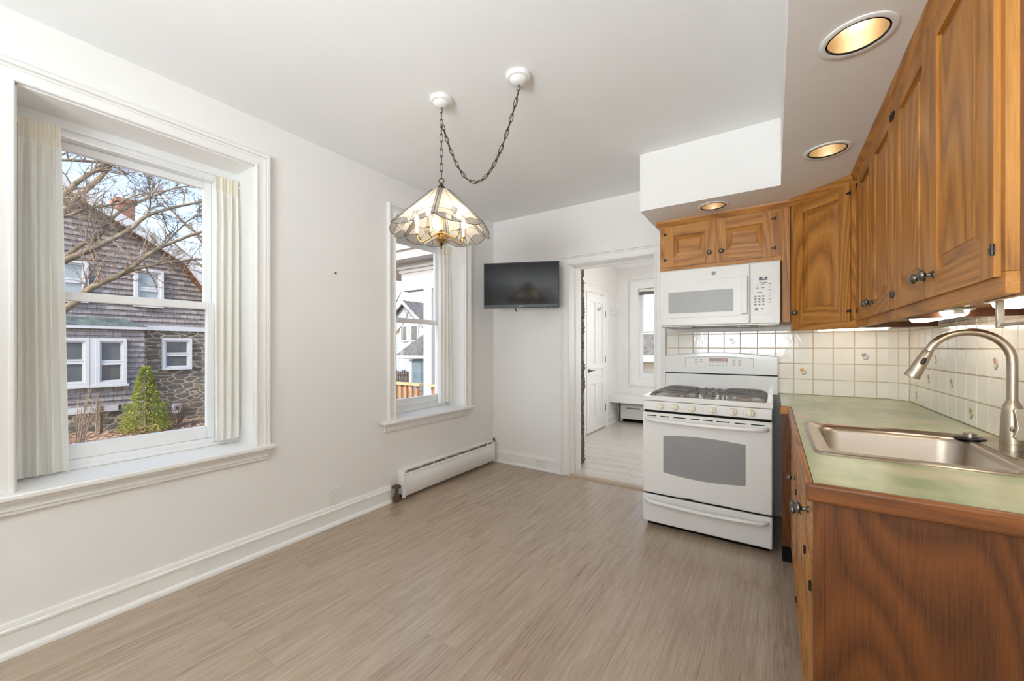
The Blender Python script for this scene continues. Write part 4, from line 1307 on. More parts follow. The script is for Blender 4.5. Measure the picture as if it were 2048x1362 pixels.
mb.tube([(PX + 0.014 * cos(a) * cos(CA + 1.5), PY + 0.014 * cos(a) * sin(CA + 1.5), 2.152 + 0.014 * sin(a)) for a in [2 * pi * i / 20 for i in range(20)]], 0.0026, 8, closed=True)
build(mb, 'ring', M_BRONZE, pl_, world=True, smooth=60)
mb = MB()
mb.lathe([(0.006, 2.141), (0.009, 2.134), (0.020, 2.115), (0.022, 2.106)], (PX, PY, 0), 20)
hexa = [(PX + 0.056 * cos(CA + pi / 3 * i), PY + 0.056 * sin(CA + pi / 3 * i)) for i in range(6)]
hexs = [(PX + 0.020 * cos(CA + pi / 3 * i), PY + 0.020 * sin(CA + pi / 3 * i)) for i in range(6)]
mb.add([(p[0], p[1], 2.094) for p in hexa] + [(p[0], p[1], 2.108) for p in hexs], [(i, (i + 1) % 6, 6 + (i + 1) % 6, 6 + i) for i in range(6)])
build(mb, 'cap', M_BRONZE, pl_, world=True, smooth=35)
# six leaded panels
RT, ZTT, RB_, ZBB = 0.052, 2.096, 0.270, 1.886
def panel(k):
    a0, a1 = CA + pi / 3 * k, CA + pi / 3 * (k + 1)
    T0 = Vector((PX + RT * cos(a0), PY + RT * sin(a0), ZTT)); T1 = Vector((PX + RT * cos(a1), PY + RT * sin(a1), ZTT))
    B0 = Vector((PX + RB_ * cos(a0), PY + RB_ * sin(a0), ZBB)); B1 = Vector((PX + RB_ * cos(a1), PY + RB_ * sin(a1), ZBB))
    def P(u, v):      # u -1..1 across, v 0 at the top to 1 at the rib ends
        return T0.lerp(B0, v).lerp(T1.lerp(B1, v), (u + 1) / 2)
    outn = (P(0, 0.5) - Vector((PX, PY, P(0, 0.5).z))).normalized()
    def vb(u):
        s = abs(u)
        return 1.0 + 0.135 * (1 - s) + 0.07 * sin(pi * s)
    def vleaf(u):
        s = abs(u)
        return 1.0 + 0.135 * (1 - s) - 0.13 * sin(pi * s) ** 0.9
    def strip(v):     # where the grey strips begin, constant width
        half = (T0.lerp(B0, v) - T1.lerp(B1, v)).length / 2
        return 1 - 0.0165 / half
    nu, nv, n1 = 72, 64, 52
    mb = MB()
    for j in range(nv + 1):
        for i in range(nu + 1):
            u = -1 + 2 * i / nu
            v = vleaf(u) * j / n1 if j <= n1 else vleaf(u) + (vb(u) - vleaf(u)) * (j - n1) / (nv - n1)
            p = P(u, v)
            mb.v.append(tuple(p))
    for j in range(nv):
        for i in range(nu):
            u = -1 + 2 * (i + 0.5) / nu
            jj = j + 0.5
            v = vleaf(u) * jj / n1 if jj <= n1 else vleaf(u) + (vb(u) - vleaf(u)) * (jj - n1) / (nv - n1)
            s = abs(u)
            m = 0
            if s > strip(min(v, 1.0)) and v < 1.0: m = 1
            elif jj > n1: m = 1
            elif s < 0.28 * (1 - abs(v - 0.78) / 0.14): m = 2
            b = j * (nu + 1) + i
            mb.f.append((b, b + 1, b + nu + 2, b + nu + 1)); mb.m.append(m)
    pn = build(mb, 'glass_panel', [M_AMBER, M_GREYGLASS, M_BEVELGLASS], pl_, world=True, smooth=60)
    mb = MB()
    r = 0.0010
    mb.tube([P(-1, v / 10) for v in range(11)], 0.0017, 6)
    mb.tube([P(u / 16, vb(u / 16)) for u in range(-16, 17)], 0.0014, 6)
    for sg in (-1, 1):
        mb.tube([P(sg * strip(v / 10), v / 10) for v in range(0, 11)], r, 6)
        mb.tube([P(sg * u / 14, vleaf(u / 14)) for u in range(0, 15)], r, 6)
        mb.tube([P(sg * (0.02 + 0.30 * sin(t)), 0.78 + 0.355 * t / 1.6) for t in [1.6 * i / 8 for i in range(9)]], r, 6)
        mb.tube([P(0, 0.63), P(sg * 0.28, 0.78), P(sg * 0.10, 0.86), P(0, 1.06)], r, 6)
        mb.tube([P(sg * (0.28 + 0.60 * t), 0.78 - 0.03 * sin(pi * t) + 0.02 * t) for t in [i / 8 for i in range(9)]], r, 6)
    mb.tube([P(0, 0.0), P(0, 0.63)], r, 6)
    build(mb, 'lead_lines', M_LEAD, pn, world=True, smooth=60)
    mb = MB(); q = P(0, vb(0)) - Vector((0, 0, 0.003)); mb.blob(q, 0.0045, 0.0045, 0.005, 8)
    build(mb, 'bead', M_BEVELGLASS, pn, world=True, smooth=80)
for k in range(6): panel(k)
# brass cluster of five candle lights inside
mb = MB()
mb.tube([(PX, PY, 2.10), (PX, PY, 1.872)], 0.0055, 12)
mb.lathe([(0.006, 1.885), (0.020, 1.868), (0.030, 1.862), (0.031, 1.858), (0.024, 1.852), (0.024, 1.840), (0.030, 1.834), (0.036, 1.831), (0.036, 1.826), (0.020, 1.812), (0.008, 1.806)], (PX, PY, 0), 28)
build(mb, 'brass_hub', M_BRASS, pl_, world=True, smooth=35)
mb = MB(); mb.lathe([(0.006, 1.808), (0.009, 1.802), (0.004, 1.797), (0.006, 1.792), (0.003, 1.784), (0.004, 1.778), (0.001, 1.775)], (PX, PY, 0), 16)
build(mb, 'finial', M_BRONZE, pl_, world=True, smooth=50)
for k in range(5):
    a = radians(-4) + 2 * pi * k / 5
    ux = Vector((cos(a), sin(a), 0))
    c = Vector((PX, PY, 0))
    mb = MB()
    pts = [c + ux * 0.024 + Vector((0, 0, 1.846)), c + ux * 0.045 + Vector((0, 0, 1.850)), c + ux * 0.075 + Vector((0, 0, 1.832)), c + ux * 0.105 + Vector((0, 0, 1.820)), c + ux * 0.128 + Vector((0, 0, 1.832)), c + ux * 0.136 + Vector((0, 0, 1.858))]
    mb.tube(spline(pts, 5), 0.0042, 10)
    e = c + ux * 0.136
    mb.lathe([(0.005, 1.855), (0.011, 1.860), (0.011, 1.864)], (e.x, e.y, 0), 16)
    ar = build(mb, 'arm', M_BRASS, pl_, world=True, smooth=50)
    mb = MB(); mb.lathe([(0.0095, 1.8642), (0.0095, 1.915)], (e.x, e.y, 0), 16)
    build(mb, 'candle_sleeve', M_CREAM, ar, world=True, smooth=40, label='cream candle sleeve')
    mb = MB(); mb.lathe([(0.006, 1.9155), (0.012, 1.932), (0.0125, 1.942), (0.008, 1.958), (0.002, 1.972)], (e.x, e.y, 0), 16)
    build(mb, 'bulb', M_CANDLE, ar, world=True, smooth=60)

# ------------------------------------------------------------------ baseboard heater, outlets, screw
bh = thing('baseboard_heater', 'long white hot-water baseboard heater under the corner window', 'heater', (XL, 2.78, 0.0))
def HB(name, boxes, mat, bev=0.0, label=None, parent=bh):
    mb = MB()
    for b in boxes: mb.box(*b)
    return build(mb, name, mat, parent, world=True, bevel=bev, label=label)
mb = MB()
mb.prism([(XL + 0.002, 0.02), (XL + 0.068, 0.03), (XL + 0.073, 0.036), (XL + 0.073, 0.165), (XL + 0.068, 0.172), (XL + 0.068, 0.205), (XL + 0.060, 0.212), (XL + 0.052, 0.206), (XL + 0.052, 0.04), (XL + 0.002, 0.03)], 'xz', 2.19, 3.40)
build(mb, 'cover', M_TRIM, bh, world=True, bevel=0.002)
HB('top_flap', [(XL + 0.002, XL + 0.062, 2.185, 3.405, 0.232, 0.244)], M_TRIM, 0.003)
HB('back_plate', [(XL + 0.001, XL + 0.006, 2.185, 3.405, 0.03, 0.232)], M_TRIM)
HB('fins', [(XL + 0.010, XL + 0.048, 2.20, 3.39, 0.06, 0.16)], M_DARK, label='dark heating fins')
mb = MB()
y = 2.20
while y < 3.38:
    mb.box(XL + 0.054, XL + 0.061, y, y + 0.016, 0.208, 0.233); y += 0.158
build(mb, 'damper_tabs', M_TRIM, bh, world=True, bevel=0.001)
HB('end_cap', [(XL + 0.002, XL + 0.074, 2.166, 2.19, 0.02, 0.246)], M_TRIM, 0.004)
HB('end_cap', [(XL + 0.002, XL + 0.074, 3.40, 3.424, 0.02, 0.226)], M_TRIM, 0.004)
mb = MB()
c = (XL + 0.040, 2.125)
mb.lathe([(0.020, 0.0), (0.020, 0.012), (0.026, 0.014), (0.028, 0.040), (0.022, 0.056), (0.014, 0.060), (0.012, 0.085), (0.010, 0.112)], (c[0], c[1], 0.0005), 14)
mb.lathe([(0.010, 0.112), (0.034, 0.114), (0.036, 0.122), (0.030, 0.128), (0.008, 0.130)], (c[0], c[1], 0.0), 18)
mb.tube([(c[0], c[1] + 0.02, 0.034), (c[0], 2.168, 0.034)], 0.015, 10)
build(mb, 'valve', M_RUST, bh, world=True, smooth=35, label='rusty brown shut-off valve')
mb = MB()
mb.tube(spline([(XL + 0.045, 3.424, 0.20), (XL + 0.045, 3.437, 0.215), (XL + 0.045, 3.441, 0.232), (XL + 0.038, 3.441, 0.260)]), 0.010, 10)
mb.tube([(XL + 0.045, 3.425, 0.192), (XL + 0.045, 3.425, 0.215)], 0.013, 10)
build(mb, 'bleed_fitting', M_RUST, bh, world=True, smooth=40, label='brown pipe fitting')

def outlet(label, loc, rotz, horizontal=False):
    r = thing('wall_outlet', label, 'outlet', loc, rotz)
    mb = MB(); mb.box(-0.035, 0.035, -0.006, 0, -0.057, 0.057)
    parts = [(mb, 'cover_plate', M_PLASTIC, 0.003)]
    for s in (-1, 1):
        m2 = MB(); m2.lathe([(0.0165, 0.0062), (0.0165, 0.0075)], (0, 0, s * 0.0195), 20, (0, -1, 0))
        parts.append((m2, 'receptacle', M_TRIM, 0))
        m3 = MB(); m3.box(-0.0075, -0.0055, -0.0082, -0.0075, s * 0.0195 - 0.004, s * 0.0195 + 0.005); m3.box(0.0055, 0.0075, -0.0082, -0.0075, s * 0.0195 - 0.004, s * 0.0195 + 0.004); m3.box(-0.002, 0.002, -0.0082, -0.0075, s * 0.0195 - 0.010, s * 0.0195 - 0.0065)
        parts.append((m3, 'slots', M_GREY, 0))
    last = None
    for m_, nm, mt, bv in parts:
        if horizontal: m_.move(lambda p: Vector((p.z, p.y, -p.x)))
        o = build(m_, nm, mt, last if nm == 'slots' else r, bevel=bv)
        if nm == 'receptacle': last = o
    return r
outlet('white upright outlet on the left wall above the baseboard', (XL, 1.611, 0.199), pi / 2)
outlet('small white outlet lying in the baseboard under the television', (-1.95, YB - 0.0165, 0.062), 0, True)
sc = thing('wall_screw', 'tiny dark screw left in the left wall between the windows', 'screw', (XL, 1.62, 1.758))
mb = MB(); mb.lathe([(0.006, 0.0), (0.006, 0.006), (0.003, 0.009)], (0, 0, 0), 12, (1, 0, 0))
build(mb, 'screw_head', M_BLACK, sc, smooth=40)

# ------------------------------------------------------------------ curtains and their rods
def curtain(label, y0, y1, z0, z1, x, seed, amp=0.018, flare=0.0):
    rnd = random.Random(seed)
    ph = [rnd.uniform(0, 6.28) for _ in range(6)]
    r = thing('curtain', label, 'curtain', (x, (y0 + y1) / 2, z0))
    nu, nv = 110, 70
    mb = MB()
    zr = z1 - 0.075
    for j in range(nv + 1):
        z = z1 - (z1 - z0) * (j / nv) ** 1.15
        d = (z1 - z) / (z1 - z0)
        for i in range(nu + 1):
            u = i / nu
            k = 3.0
            big = sin(2 * pi * k * u + ph[0] + 0.9 * d * sin(3 * u + ph[1])) * (0.45 + 0.55 * min(1, d * 5))
            med = sin(2 * pi * 7 * u + ph[2] + 1.6 * d) * max(0.30, 0.55 - 0.6 * d)
            fine = sin(2 * pi * 23 * u + ph[3]) * (0.35 if d < 0.05 else max(0.0, 0.2 - 0.6 * d))
            off = 1.75 * amp * (big * 0.8 + med * 0.5 + fine * 0.4)
            if z > zr - 0.03: off = off * 0.35 + 0.010
            yy = y0 + (y1 - y0) * u + flare * d * (u - 0.0) + 0.006 * d * sin(2 * pi * k * u + ph[4])
            zz = z + (0.006 * sin(2 * pi * 3 * u + ph[5]) if j == nv else 0)
            mb.v.append((x + off + 0.004, yy, zz))
    for j in range(nv):
        for i in range(nu):
            b = j * (nu + 1) + i
            mb.f.append((b, b + 1, b + nu + 2, b + nu + 1)); mb.m.append(1 if z1 - (z1 - z0) * ((j + 0.5) / nv) ** 1.15 > zr - 0.02 else 0)
    build(mb, 'cloth_panel', [M_CURTAIN, M_CURTAINTOP], r, world=True, smooth=80)
curtain('gathered cream sheer curtain at the left side of the large window', 0.240, 0.362, 0.668, 2.245, -2.728, 3, 0.020, 0.028)
curtain('gathered cream sheer curtain at the right side of the large window', 0.960, 1.075, 0.690, 2.245, -2.730, 8, 0.017, -0.0)
curtain('narrow cream sheer curtain at the right side of the corner window', 2.805, 2.975, 0.690, 2.245, -2.730, 14, 0.018, 0.0)
def rod(label, y0, y1):
    r = thing('curtain_rod', label, 'curtain rod', (-2.728, (y0 + y1) / 2, 2.212))
    mb = MB(); mb.tube([(-2.728, y0, 2.212), (-2.728, y1, 2.212)], 0.0055, 12)
    build(mb, 'bar', M_TRIM, r, world=True, smooth=40)
    for yy, s in ((y0, -1), (y1, 1)):
        mb = MB(); mb.lathe([(0.011, 0.0), (0.011, 0.004), (0.007, 0.006)], (-2.728, yy + s * 0.0045, 2.212), 14, (0, -s, 0))
        build(mb, 'end_cap', M_TRIM, r, world=True, smooth=40)
rod('white curtain rod inside the large window', W1[0] + 0.012, W1[1] - 0.012)
rod('white curtain rod inside the corner window', W2[0] + 0.012, W2[1] - 0.012)

# ------------------------------------------------------------------ entry beyond the doorway
HX = -2.216
dr_ = struct(empty('door_1', (HX, 5.56, 0.0)), 'white five-panel door in the entry')
def DB(name, boxes, mat, bev=0.0, parent=dr_, label=None):
    mb = MB()
    for b in boxes: mb.box(*b)
    return build(mb, name, mat, parent, world=True, bevel=bev, label=label)
mb = MB()
ya, yb2, zb1 = 5.205, 5.922, 2.03
mb.box(HX + 0.001, HX + 0.014, ya, yb2, 0.012, zb1)
S_ = 0.10
for b in ((ya, ya + S_, 0.012, zb1), (yb2 - S_, yb2, 0.012, zb1), (ya + S_, yb2 - S_, 0.012, 0.22), (ya + S_, yb2 - S_, 1.90, zb1), (ya + S_, yb2 - S_, 0.70, 0.78), (ya + S_, yb2 - S_, 0.92, 1.00)):
    mb.box(HX + 0.014, HX + 0.030, *b)
ym = (ya + yb2) / 2
mb.box(HX + 0.014, HX + 0.030, ym - 0.05, ym + 0.05, 0.22, 0.70); mb.box(HX + 0.014, HX + 0.030, ym - 0.05, ym + 0.05, 1.00, 1.90)
for (y0, y1, z0, z1) in ((ya + S_, ym - 0.05, 0.22, 0.70), (ym + 0.05, yb2 - S_, 0.22, 0.70), (ya + S_, yb2 - S_, 0.78, 0.92), (ya + S_, ym - 0.05, 1.0, 1.90), (ym + 0.05, yb2 - S_, 1.0, 1.90)):
    mb.box(HX + 0.014, HX + 0.024, y0 + 0.03, y1 - 0.03, z0 + 0.03, z1 - 0.03)
build(mb, 'door_leaf', M_TRIM, dr_, world=True, bevel=0.004)
DB('casing', [(HX, HX + 0.022, ya - 0.095, ya - 0.006, 0, 2.13), (HX, HX + 0.022, yb2 + 0.006, yb2 + 0.118, 0, 2.13), (HX, HX + 0.022, ya - 0.006, yb2 + 0.006, 2.036, 2.13), (HX, HX + 0.034, ya - 0.095, ya - 0.075, 0, 2.14), (HX, HX + 0.034, yb2 + 0.098, yb2 + 0.118, 0, 2.14), (HX, HX + 0.034, ya - 0.095, yb2 + 0.118, 2.115, 2.14)], M_TRIM, 0.004)
mb = MB()
mb.lathe([(0.028, 0.0), (0.028, 0.006), (0.012, 0.010), (0.010, 0.045), (0.012, 0.050)], (HX + 0.030, ya + 0.055, 0.905), 20, (1, 0, 0))
mb.tube([(HX + 0.074, ya + 0.05, 0.905), (HX + 0.074, ya + 0.10, 0.907), (HX + 0.070, ya + 0.175, 0.905)], [0.010, 0.008, 0.007], 10)
build(mb, 'lever_handle', M_PEWTER, dr_, world=True, smooth=40)
for z in (0.30, 1.05, 1.75): DB('hinge', [(HX + 0.015, HX + 0.036, yb2 - 0.002, yb2 + 0.012, z - 0.05, z + 0.05)], M_PEWTER, 0.002)
hk = thing('door_hook', 'small grey hook screwed to the entry door', 'hook', (HX + 0.03, 5.60, 1.80))
mb = MB()
mb.box(0.0002, 0.004, -0.012, 0.012, -0.03, 0.03)
mb.tube(spline([(0.003, 0, 0.0), (0.03, 0, -0.015), (0.045, 0, 0.0), (0.048, 0, 0.02)]), 0.004, 8)
mb.tube(spline([(0.003, 0, 0.015), (0.04, 0.0, 0.02), (0.06, 0, 0.05)]), 0.004, 8)
build(mb, 'double_hook', M_PEWTER, hk, smooth=50)
cr = thing('coat_rack', 'white rail of four coat hooks on the entry wall', 'coat rack', (HX, 6.34, 1.80))
mb = MB(); mb.box(0.0002, 0.016, -0.17, 0.17, -0.03, 0.01)
build(mb, 'rail', M_TRIM, cr, bevel=0.003)
for y in (-0.12, -0.04, 0.04, 0.12):
    mb = MB(); mb.tube(spline([(0.016, y, -0.015), (0.045, y, -0.03), (0.06, y, -0.005), (0.055, y, 0.02)]), 0.006, 8)
    mb.tube(spline([(0.016, y, -0.005), (0.05, y, 0.02), (0.085, y, 0.075)]), 0.006, 8)
    build(mb, 'hook', M_PLASTIC, cr, smooth=50)
bn = thing('bench', 'white built-in bench shelf under the entry window', 'bench', (-1.60, 6.36, 0.353))
mb = MB(); mb.box(HX + 0.001, -0.62, 6.19, YH - 0.001, 0.445, 0.466); mb.box(HX + 0.001, -0.62, 6.175, 6.20, 0.353, 0.466)
build(mb, 'seat_board', M_TRIM, bn, world=True, bevel=0.004)
eh = thing('baseboard_heater', 'short white heater under the entry bench', 'heater', (-1.65, 6.50, 0.0))
HB('cover', [(-2.10, -1.2, 6.455, 6.475, 0.06, 0.285), (-2.10, -1.2, 6.475, YH - 0.001, 0.275, 0.285)], M_TRIM, 0.004, None, eh)
HB('end_cap', [(-2.115, -2.10, 6.45, YH - 0.001, 0.02, 0.29)], M_TRIM, 0.003, None, eh)
HB('louver', [(-2.02, -1.80, 6.4535, 6.456, 0.225, 0.245)], M_GREY, 0, 'grey vent slot', eh)
HB('back_plate', [(-2.10, -1.2, 6.52, YH - 0.001, 0.0, 0.275)], M_DARK, 0, None, eh)
mb = MB(); mb.tube([(-2.15, 6.50, 0.0), (-2.15, 6.50, 0.30), (-2.14, 6.50, 0.352)], 0.010, 10); mb.lathe([(0.016, 0.27), (0.016, 0.31)], (-2.15, 6.50, 0), 12)
build(mb, 'supply_pipe', M_PEWTER, eh, world=True, smooth=40)
bl = thing('window_blind', 'raised white blind gathered at the top of the entry window', 'blind', (-1.49, YH + 0.03, 2.09))
mb = MB(); mb.box(HW[0] + 0.012, HW[1] - 0.012, YH + 0.005, YH + 0.055, 2.150, 2.192)
build(mb, 'headrail', M_PLASTIC, bl, world=True, bevel=0.003)
mb = MB()
for i in range(9): mb.box(HW[0] + 0.016, HW[1] - 0.016, YH + 0.006, YH + 0.054, 2.098 + i * 0.0056, 2.101 + i * 0.0056)
build(mb, 'slat_stack', M_ALU, bl, world=True)
mb = MB()
for x in (HW[0] + 0.10, HW[0] + 0.14): mb.tube([(x, YH + 0.03, 2.15), (x, YH + 0.03, 1.50)], 0.0016, 6)
build(mb, 'cords', M_PLASTIC, bl, world=True)
# ------------------------------------------------------------------ outdoors
def mat_noise(name, stops, scale, detail=5, rough=0.9, bump=0.4, stretch=(1, 1, 1), rrough=0.6):
    t = NT(name)
    co = t.coords(scale=stretch)
    f = t.noise(co, scale, detail, rrough)
    t.bsdf(t.ramp(f, stops), rough, 0, 0.2, 0, t.bump(f, bump, 0.02))
    return t.mat
M_MULCH = mat_noise('leaf_mulch', [(0.30, rgb(74, 58, 46)), (0.45, rgb(122, 98, 80)), (0.56, rgb(160, 136, 116)), (0.7, rgb(184, 164, 146))], 14, 6)
M_SHINGLE_T = NT('weathered_shingle')
_co = M_SHINGLE_T.coords(scale=(1, 1, 1))
_br = M_SHINGLE_T.n('ShaderNodeTexBrick')
_sep = M_SHINGLE_T.n('ShaderNodeSeparateXYZ'); M_SHINGLE_T.l(_co, _sep.inputs[0])
_cb = M_SHINGLE_T.n('ShaderNodeCombineXYZ'); M_SHINGLE_T.l(_sep.outputs['Y'], _cb.inputs[0]); M_SHINGLE_T.l(_sep.outputs['Z'], _cb.inputs[1])
M_SHINGLE_T.l(_cb.outputs[0], _br.inputs['Vector'])
M_SHINGLE_T.set(_br, Scale=1.0, Mortar_Size=0.006, Brick_Width=0.17, Row_Height=0.144)
_br.inputs['Color1'].default_value = rgb(154, 151, 150); _br.inputs['Color2'].default_value = rgb(108, 104, 104); _br.inputs['Mortar'].default_value = rgb(48, 42, 41)
_f = M_SHINGLE_T.noise(M_SHINGLE_T.coords(scale=(1, 12, 1.2)), 5, 4)
_c = M_SHINGLE_T.mix(0.45, _br.outputs['Color'], M_SHINGLE_T.ramp(_f, [(0.3, rgb(112, 102, 100)), (0.7, rgb(160, 155, 156))]))
M_SHINGLE_T.bsdf(_c, 0.9, 0, 0.15, 0, M_SHINGLE_T.bump(_br.outputs['Fac'], 0.5, -0.02))
M_SHINGLE = M_SHINGLE_T.mat
def stone_mat():
    t = NT('field_stone')
    tc = t.coords(scale=(1, 1.0, 2.5))
    warp = t.n('ShaderNodeVectorMath', operation='MULTIPLY_ADD')
    nz_ = t.n('ShaderNodeTexNoise'); nz_.inputs['Scale'].default_value = 2.2; t.l(tc, nz_.inputs['Vector'])
    t.l(nz_.outputs['Color'], warp.inputs[0]); warp.inputs[1].default_value = (0.25, 0.25, 0.25); t.l(tc, warp.inputs[2])
    v = t.n('ShaderNodeTexVoronoi', feature='DISTANCE_TO_EDGE'); v.inputs['Scale'].default_value = 3.2; t.l(warp.outputs[0], v.inputs['Vector'])
    c = t.n('ShaderNodeTexVoronoi', feature='F1'); c.inputs['Scale'].default_value = 3.2; t.l(warp.outputs[0], c.inputs['Vector'])
    sp = t.n('ShaderNodeSeparateColor'); t.l(c.outputs['Color'], sp.inputs[0])
    sc_ = t.ramp(sp.outputs[0], [(0.0, rgb(84, 81, 75)), (0.35, rgb(110, 104, 95)), (0.6, rgb(94, 94, 90)), (0.85, rgb(120, 103, 85)), (1.0, rgb(76, 73, 70))])
    det = t.noise(tc, 14, 5)
    sc_ = t.mix(t.math('MULTIPLY', det, 0.4), sc_, rgb(96, 88, 80))
    edge = t.ramp(v.outputs[0], [(0.045, (1, 1, 1, 1)), (0.075, (0, 0, 0, 1))])
    col = t.mix(edge, sc_, rgb(156, 149, 133))
    t.bsdf(col, 0.9, 0, 0.15, 0, t.bump(v.outputs[0], 0.4, 0.05))
    return t.mat
M_STONE = stone_mat()
M_EXTWHITE = paint('exterior_white', rgb(184, 187, 190), 0.5, 0.02, 0.3, 3, 0)
M_ROOFGREY = mat_noise('grey_roof_shingle', [(0.35, rgb(80, 79, 78)), (0.65, rgb(118, 115, 111))], 9)
M_COPPER = mat_noise('green_copper', [(0.35, rgb(72, 84, 84)), (0.65, rgb(104, 114, 112))], 5, 4, 0.6, 0.1)
M_SOFFWOOD = mat_noise('brown_soffit', [(0.35, rgb(84, 60, 44)), (0.65, rgb(118, 90, 70))], 6)
M_BRICK = mat_noise('red_brick', [(0.35, rgb(124, 80, 60)), (0.65, rgb(164, 128, 108))], 14)
M_DARKPANE = paint('dark_house_pane', rgb(86, 90, 94), 0.08, 0.25, 0.6, 2.0, 0)
M_LIGHTPANE = paint('pale_house_pane', rgb(140, 150, 154), 0.1, 0.08, 0.6, 1.5, 0)
M_BARK = mat_noise('tan_bark', [(0.3, rgb(86, 76, 62)), (0.6, rgb(134, 122, 104)), (0.75, rgb(160, 150, 130))], 14, 5, 0.9, 0.4, (1, 1, 1))
M_TWIG = mat_noise('pale_twig', [(0.3, rgb(108, 92, 78)), (0.7, rgb(156, 140, 124))], 20)
M_EVER = mat_noise('evergreen_spray', [(0.3, rgb(92, 112, 46)), (0.5, rgb(146, 158, 70)), (0.7, rgb(198, 196, 112))], 5, 3, 0.7, 0.0)
M_BLUESIDE = mat_noise('blue_siding', [(0.4, rgb(98, 116, 126)), (0.6, rgb(112, 130, 140))], 2, 3, 0.7, 0.05, (0.2, 0.2, 8))
M_CEDAR = mat_noise('cedar', [(0.35, rgb(140, 98, 66)), (0.65, rgb(184, 144, 108))], 4, 4, 0.7, 0.1, (6, 6, 0.6))
M_CAPWOOD = mat_noise('pale_rail_wood', [(0.35, rgb(160, 148, 110)), (0.65, rgb(186, 174, 138))], 5, 4, 0.7, 0.1, (0.6, 6, 6))
M_FENCE = mat_noise('dark_fence', [(0.35, rgb(58, 56, 52)), (0.65, rgb(92, 86, 78))], 6)

GZ = -0.95
mb = MB(); mb.box(-60, -2.95, -40, 60, GZ - 0.2, GZ)
struct(build(mb, 'ground', M_MULCH), 'yard covered with pale fallen leaves')
random.seed(21)
mb = MB()
for _ in range(5200):
    d = random.uniform(0, 1)
    x = -7.0 - 7.6 * d; y = random.uniform(-0.02, 0.34) * -x + random.uniform(-0.3, 0.3)
    a, s, tl = random.uniform(0, 6.28), random.uniform(0.022, 0.05), random.uniform(-0.6, 0.6)
    c, sn = cos(a), sin(a)
    z = GZ + random.uniform(0.008, 0.05)
    mb.add([(x - c * s, y - sn * s, z - tl * s * 0.5), (x - sn * s * 0.5, y + c * s * 0.5, z), (x + c * s, y + sn * s, z + tl * s * 0.5), (x + sn * s * 0.5, y - c * s * 0.5, z + 0.008)], [(0, 1, 2, 3)], random.randrange(3))
lf = build(mb, 'leaf_litter', [paint('leaf_tan', rgb(166, 134, 108), 0.8, 0.1), paint('leaf_pale', rgb(192, 170, 148), 0.8, 0.1), paint('leaf_brown', rgb(116, 86, 66), 0.8, 0.1)])
tag(lf, 'pale fallen leaves covering the yard', 'leaves', None, 'stuff')

# the neighbouring house, gable end towards the window
HXF = -15.0
def hs(y, z): return (y * 1.2, CAMH + (z - CAMH) * 1.2)
nh = thing('neighbor_house', 'grey shingled house with stone lower wall seen through the large window', 'house', (HXF - 4, 0, GZ))
def NB(name, boxes, mat, x0=0.0, x1=-0.05, parent=nh, label=None, bev=0.0):
    mb = MB()
    for (ya, yb, za, zb) in boxes:
        a, b = hs(ya, za), hs(yb, zb)
        mb.box(HXF + x0, HXF + x1, a[0], b[0], a[1], b[1])
    return build(mb, name, mat, parent, world=True, label=label, bevel=bev)
EAVE, KINK, PEAK = (4.62, 2.02), (3.70, 3.45), (0.0, 5.74)
gp = [(-4.45, -0.6), (4.45, -0.6), (4.45, 2.2), (3.66, 3.40), (0, 5.66), (-3.66, 3.40), (-4.45, 2.2)]
mb = MB(); mb.prism([hs(*p) for p in gp], 'yz', HXF - 0.06, HXF - 9.0)
build(mb, 'gable_wall', M_SHINGLE, nh, world=True)
def halfw(z):
    if z > 3.40: return max(0.0, (5.66 - z) / (5.66 - 3.40) * 3.66)
    if z > 2.2: return 3.66 + (3.40 - z) / 1.2 * 0.79
    return 4.45
mb = MB()
z = 1.74
while z < 5.6:
    w0, w1 = halfw(z), halfw(z + 0.12)
    a, b = hs(-w0, z), hs(w1, z + 0.12)
    wa, wb = w0 * 1.2, w1 * 1.2
    mb.add([(HXF, -wa, a[1]), (HXF, wa, a[1]), (HXF - 0.045, wb, b[1]), (HXF - 0.045, -wb, b[1]), (HXF - 0.06, -wa, a[1]), (HXF - 0.06, wa, a[1])], [(0, 1, 2, 3), (4, 5, 1, 0)])
    z += 0.12
build(mb, 'shingle_courses', M_SHINGLE, nh, world=True)
mb = MB()
z = -0.06
while z < 1.60:
    a, b = hs(-3.0, z), hs(2.93, z + 0.12)
    X = HXF + 0.34
    mb.add([(X, a[0], a[1]), (X, b[0], a[1]), (X - 0.045, b[0], b[1]), (X - 0.045, a[0], b[1]), (X - 0.06, a[0], a[1]), (X - 0.06, b[0], a[1])], [(0, 1, 2, 3), (4, 5, 1, 0)])
    z += 0.12
a, b = hs(-3.0, -0.06), hs(2.92, 1.66)
mb.box(HXF - 0.05, HXF + 0.28, a[0], b[0], a[1], b[1])
build(mb, 'bay_wall', M_SHINGLE, nh, world=True)
NB('stone_wall', [(2.93, 4.45, -0.95, 1.66)], M_STONE, 0.05, -0.1)
NB('stone_footing', [(-3.0, 2.93, -0.95, -0.06)], M_STONE, 0.33, -0.1)
NB('white_band', [(-3.1, 2.95, 1.64, 1.71)], M_EXTWHITE, 0.42, -0.05)
NB('white_band', [(2.95, 4.47, 1.64, 1.75)], M_EXTWHITE, 0.10, -0.05)
mb = MB()
q = [hs(-3.1, 1.71), hs(2.97, 1.71), hs(2.62, 1.90), hs(-3.1, 1.90)]
mb.add([(HXF + 0.43, q[0][0], q[0][1]), (HXF + 0.43, q[1][0], q[1][1]), (HXF - 0.02, q[2][0], q[2][1]), (HXF - 0.02, q[3][0], q[3][1]), (HXF - 0.02, q[1][0], q[1][1])], [(0, 1, 2, 3), (1, 4, 2)])
y = -3.0
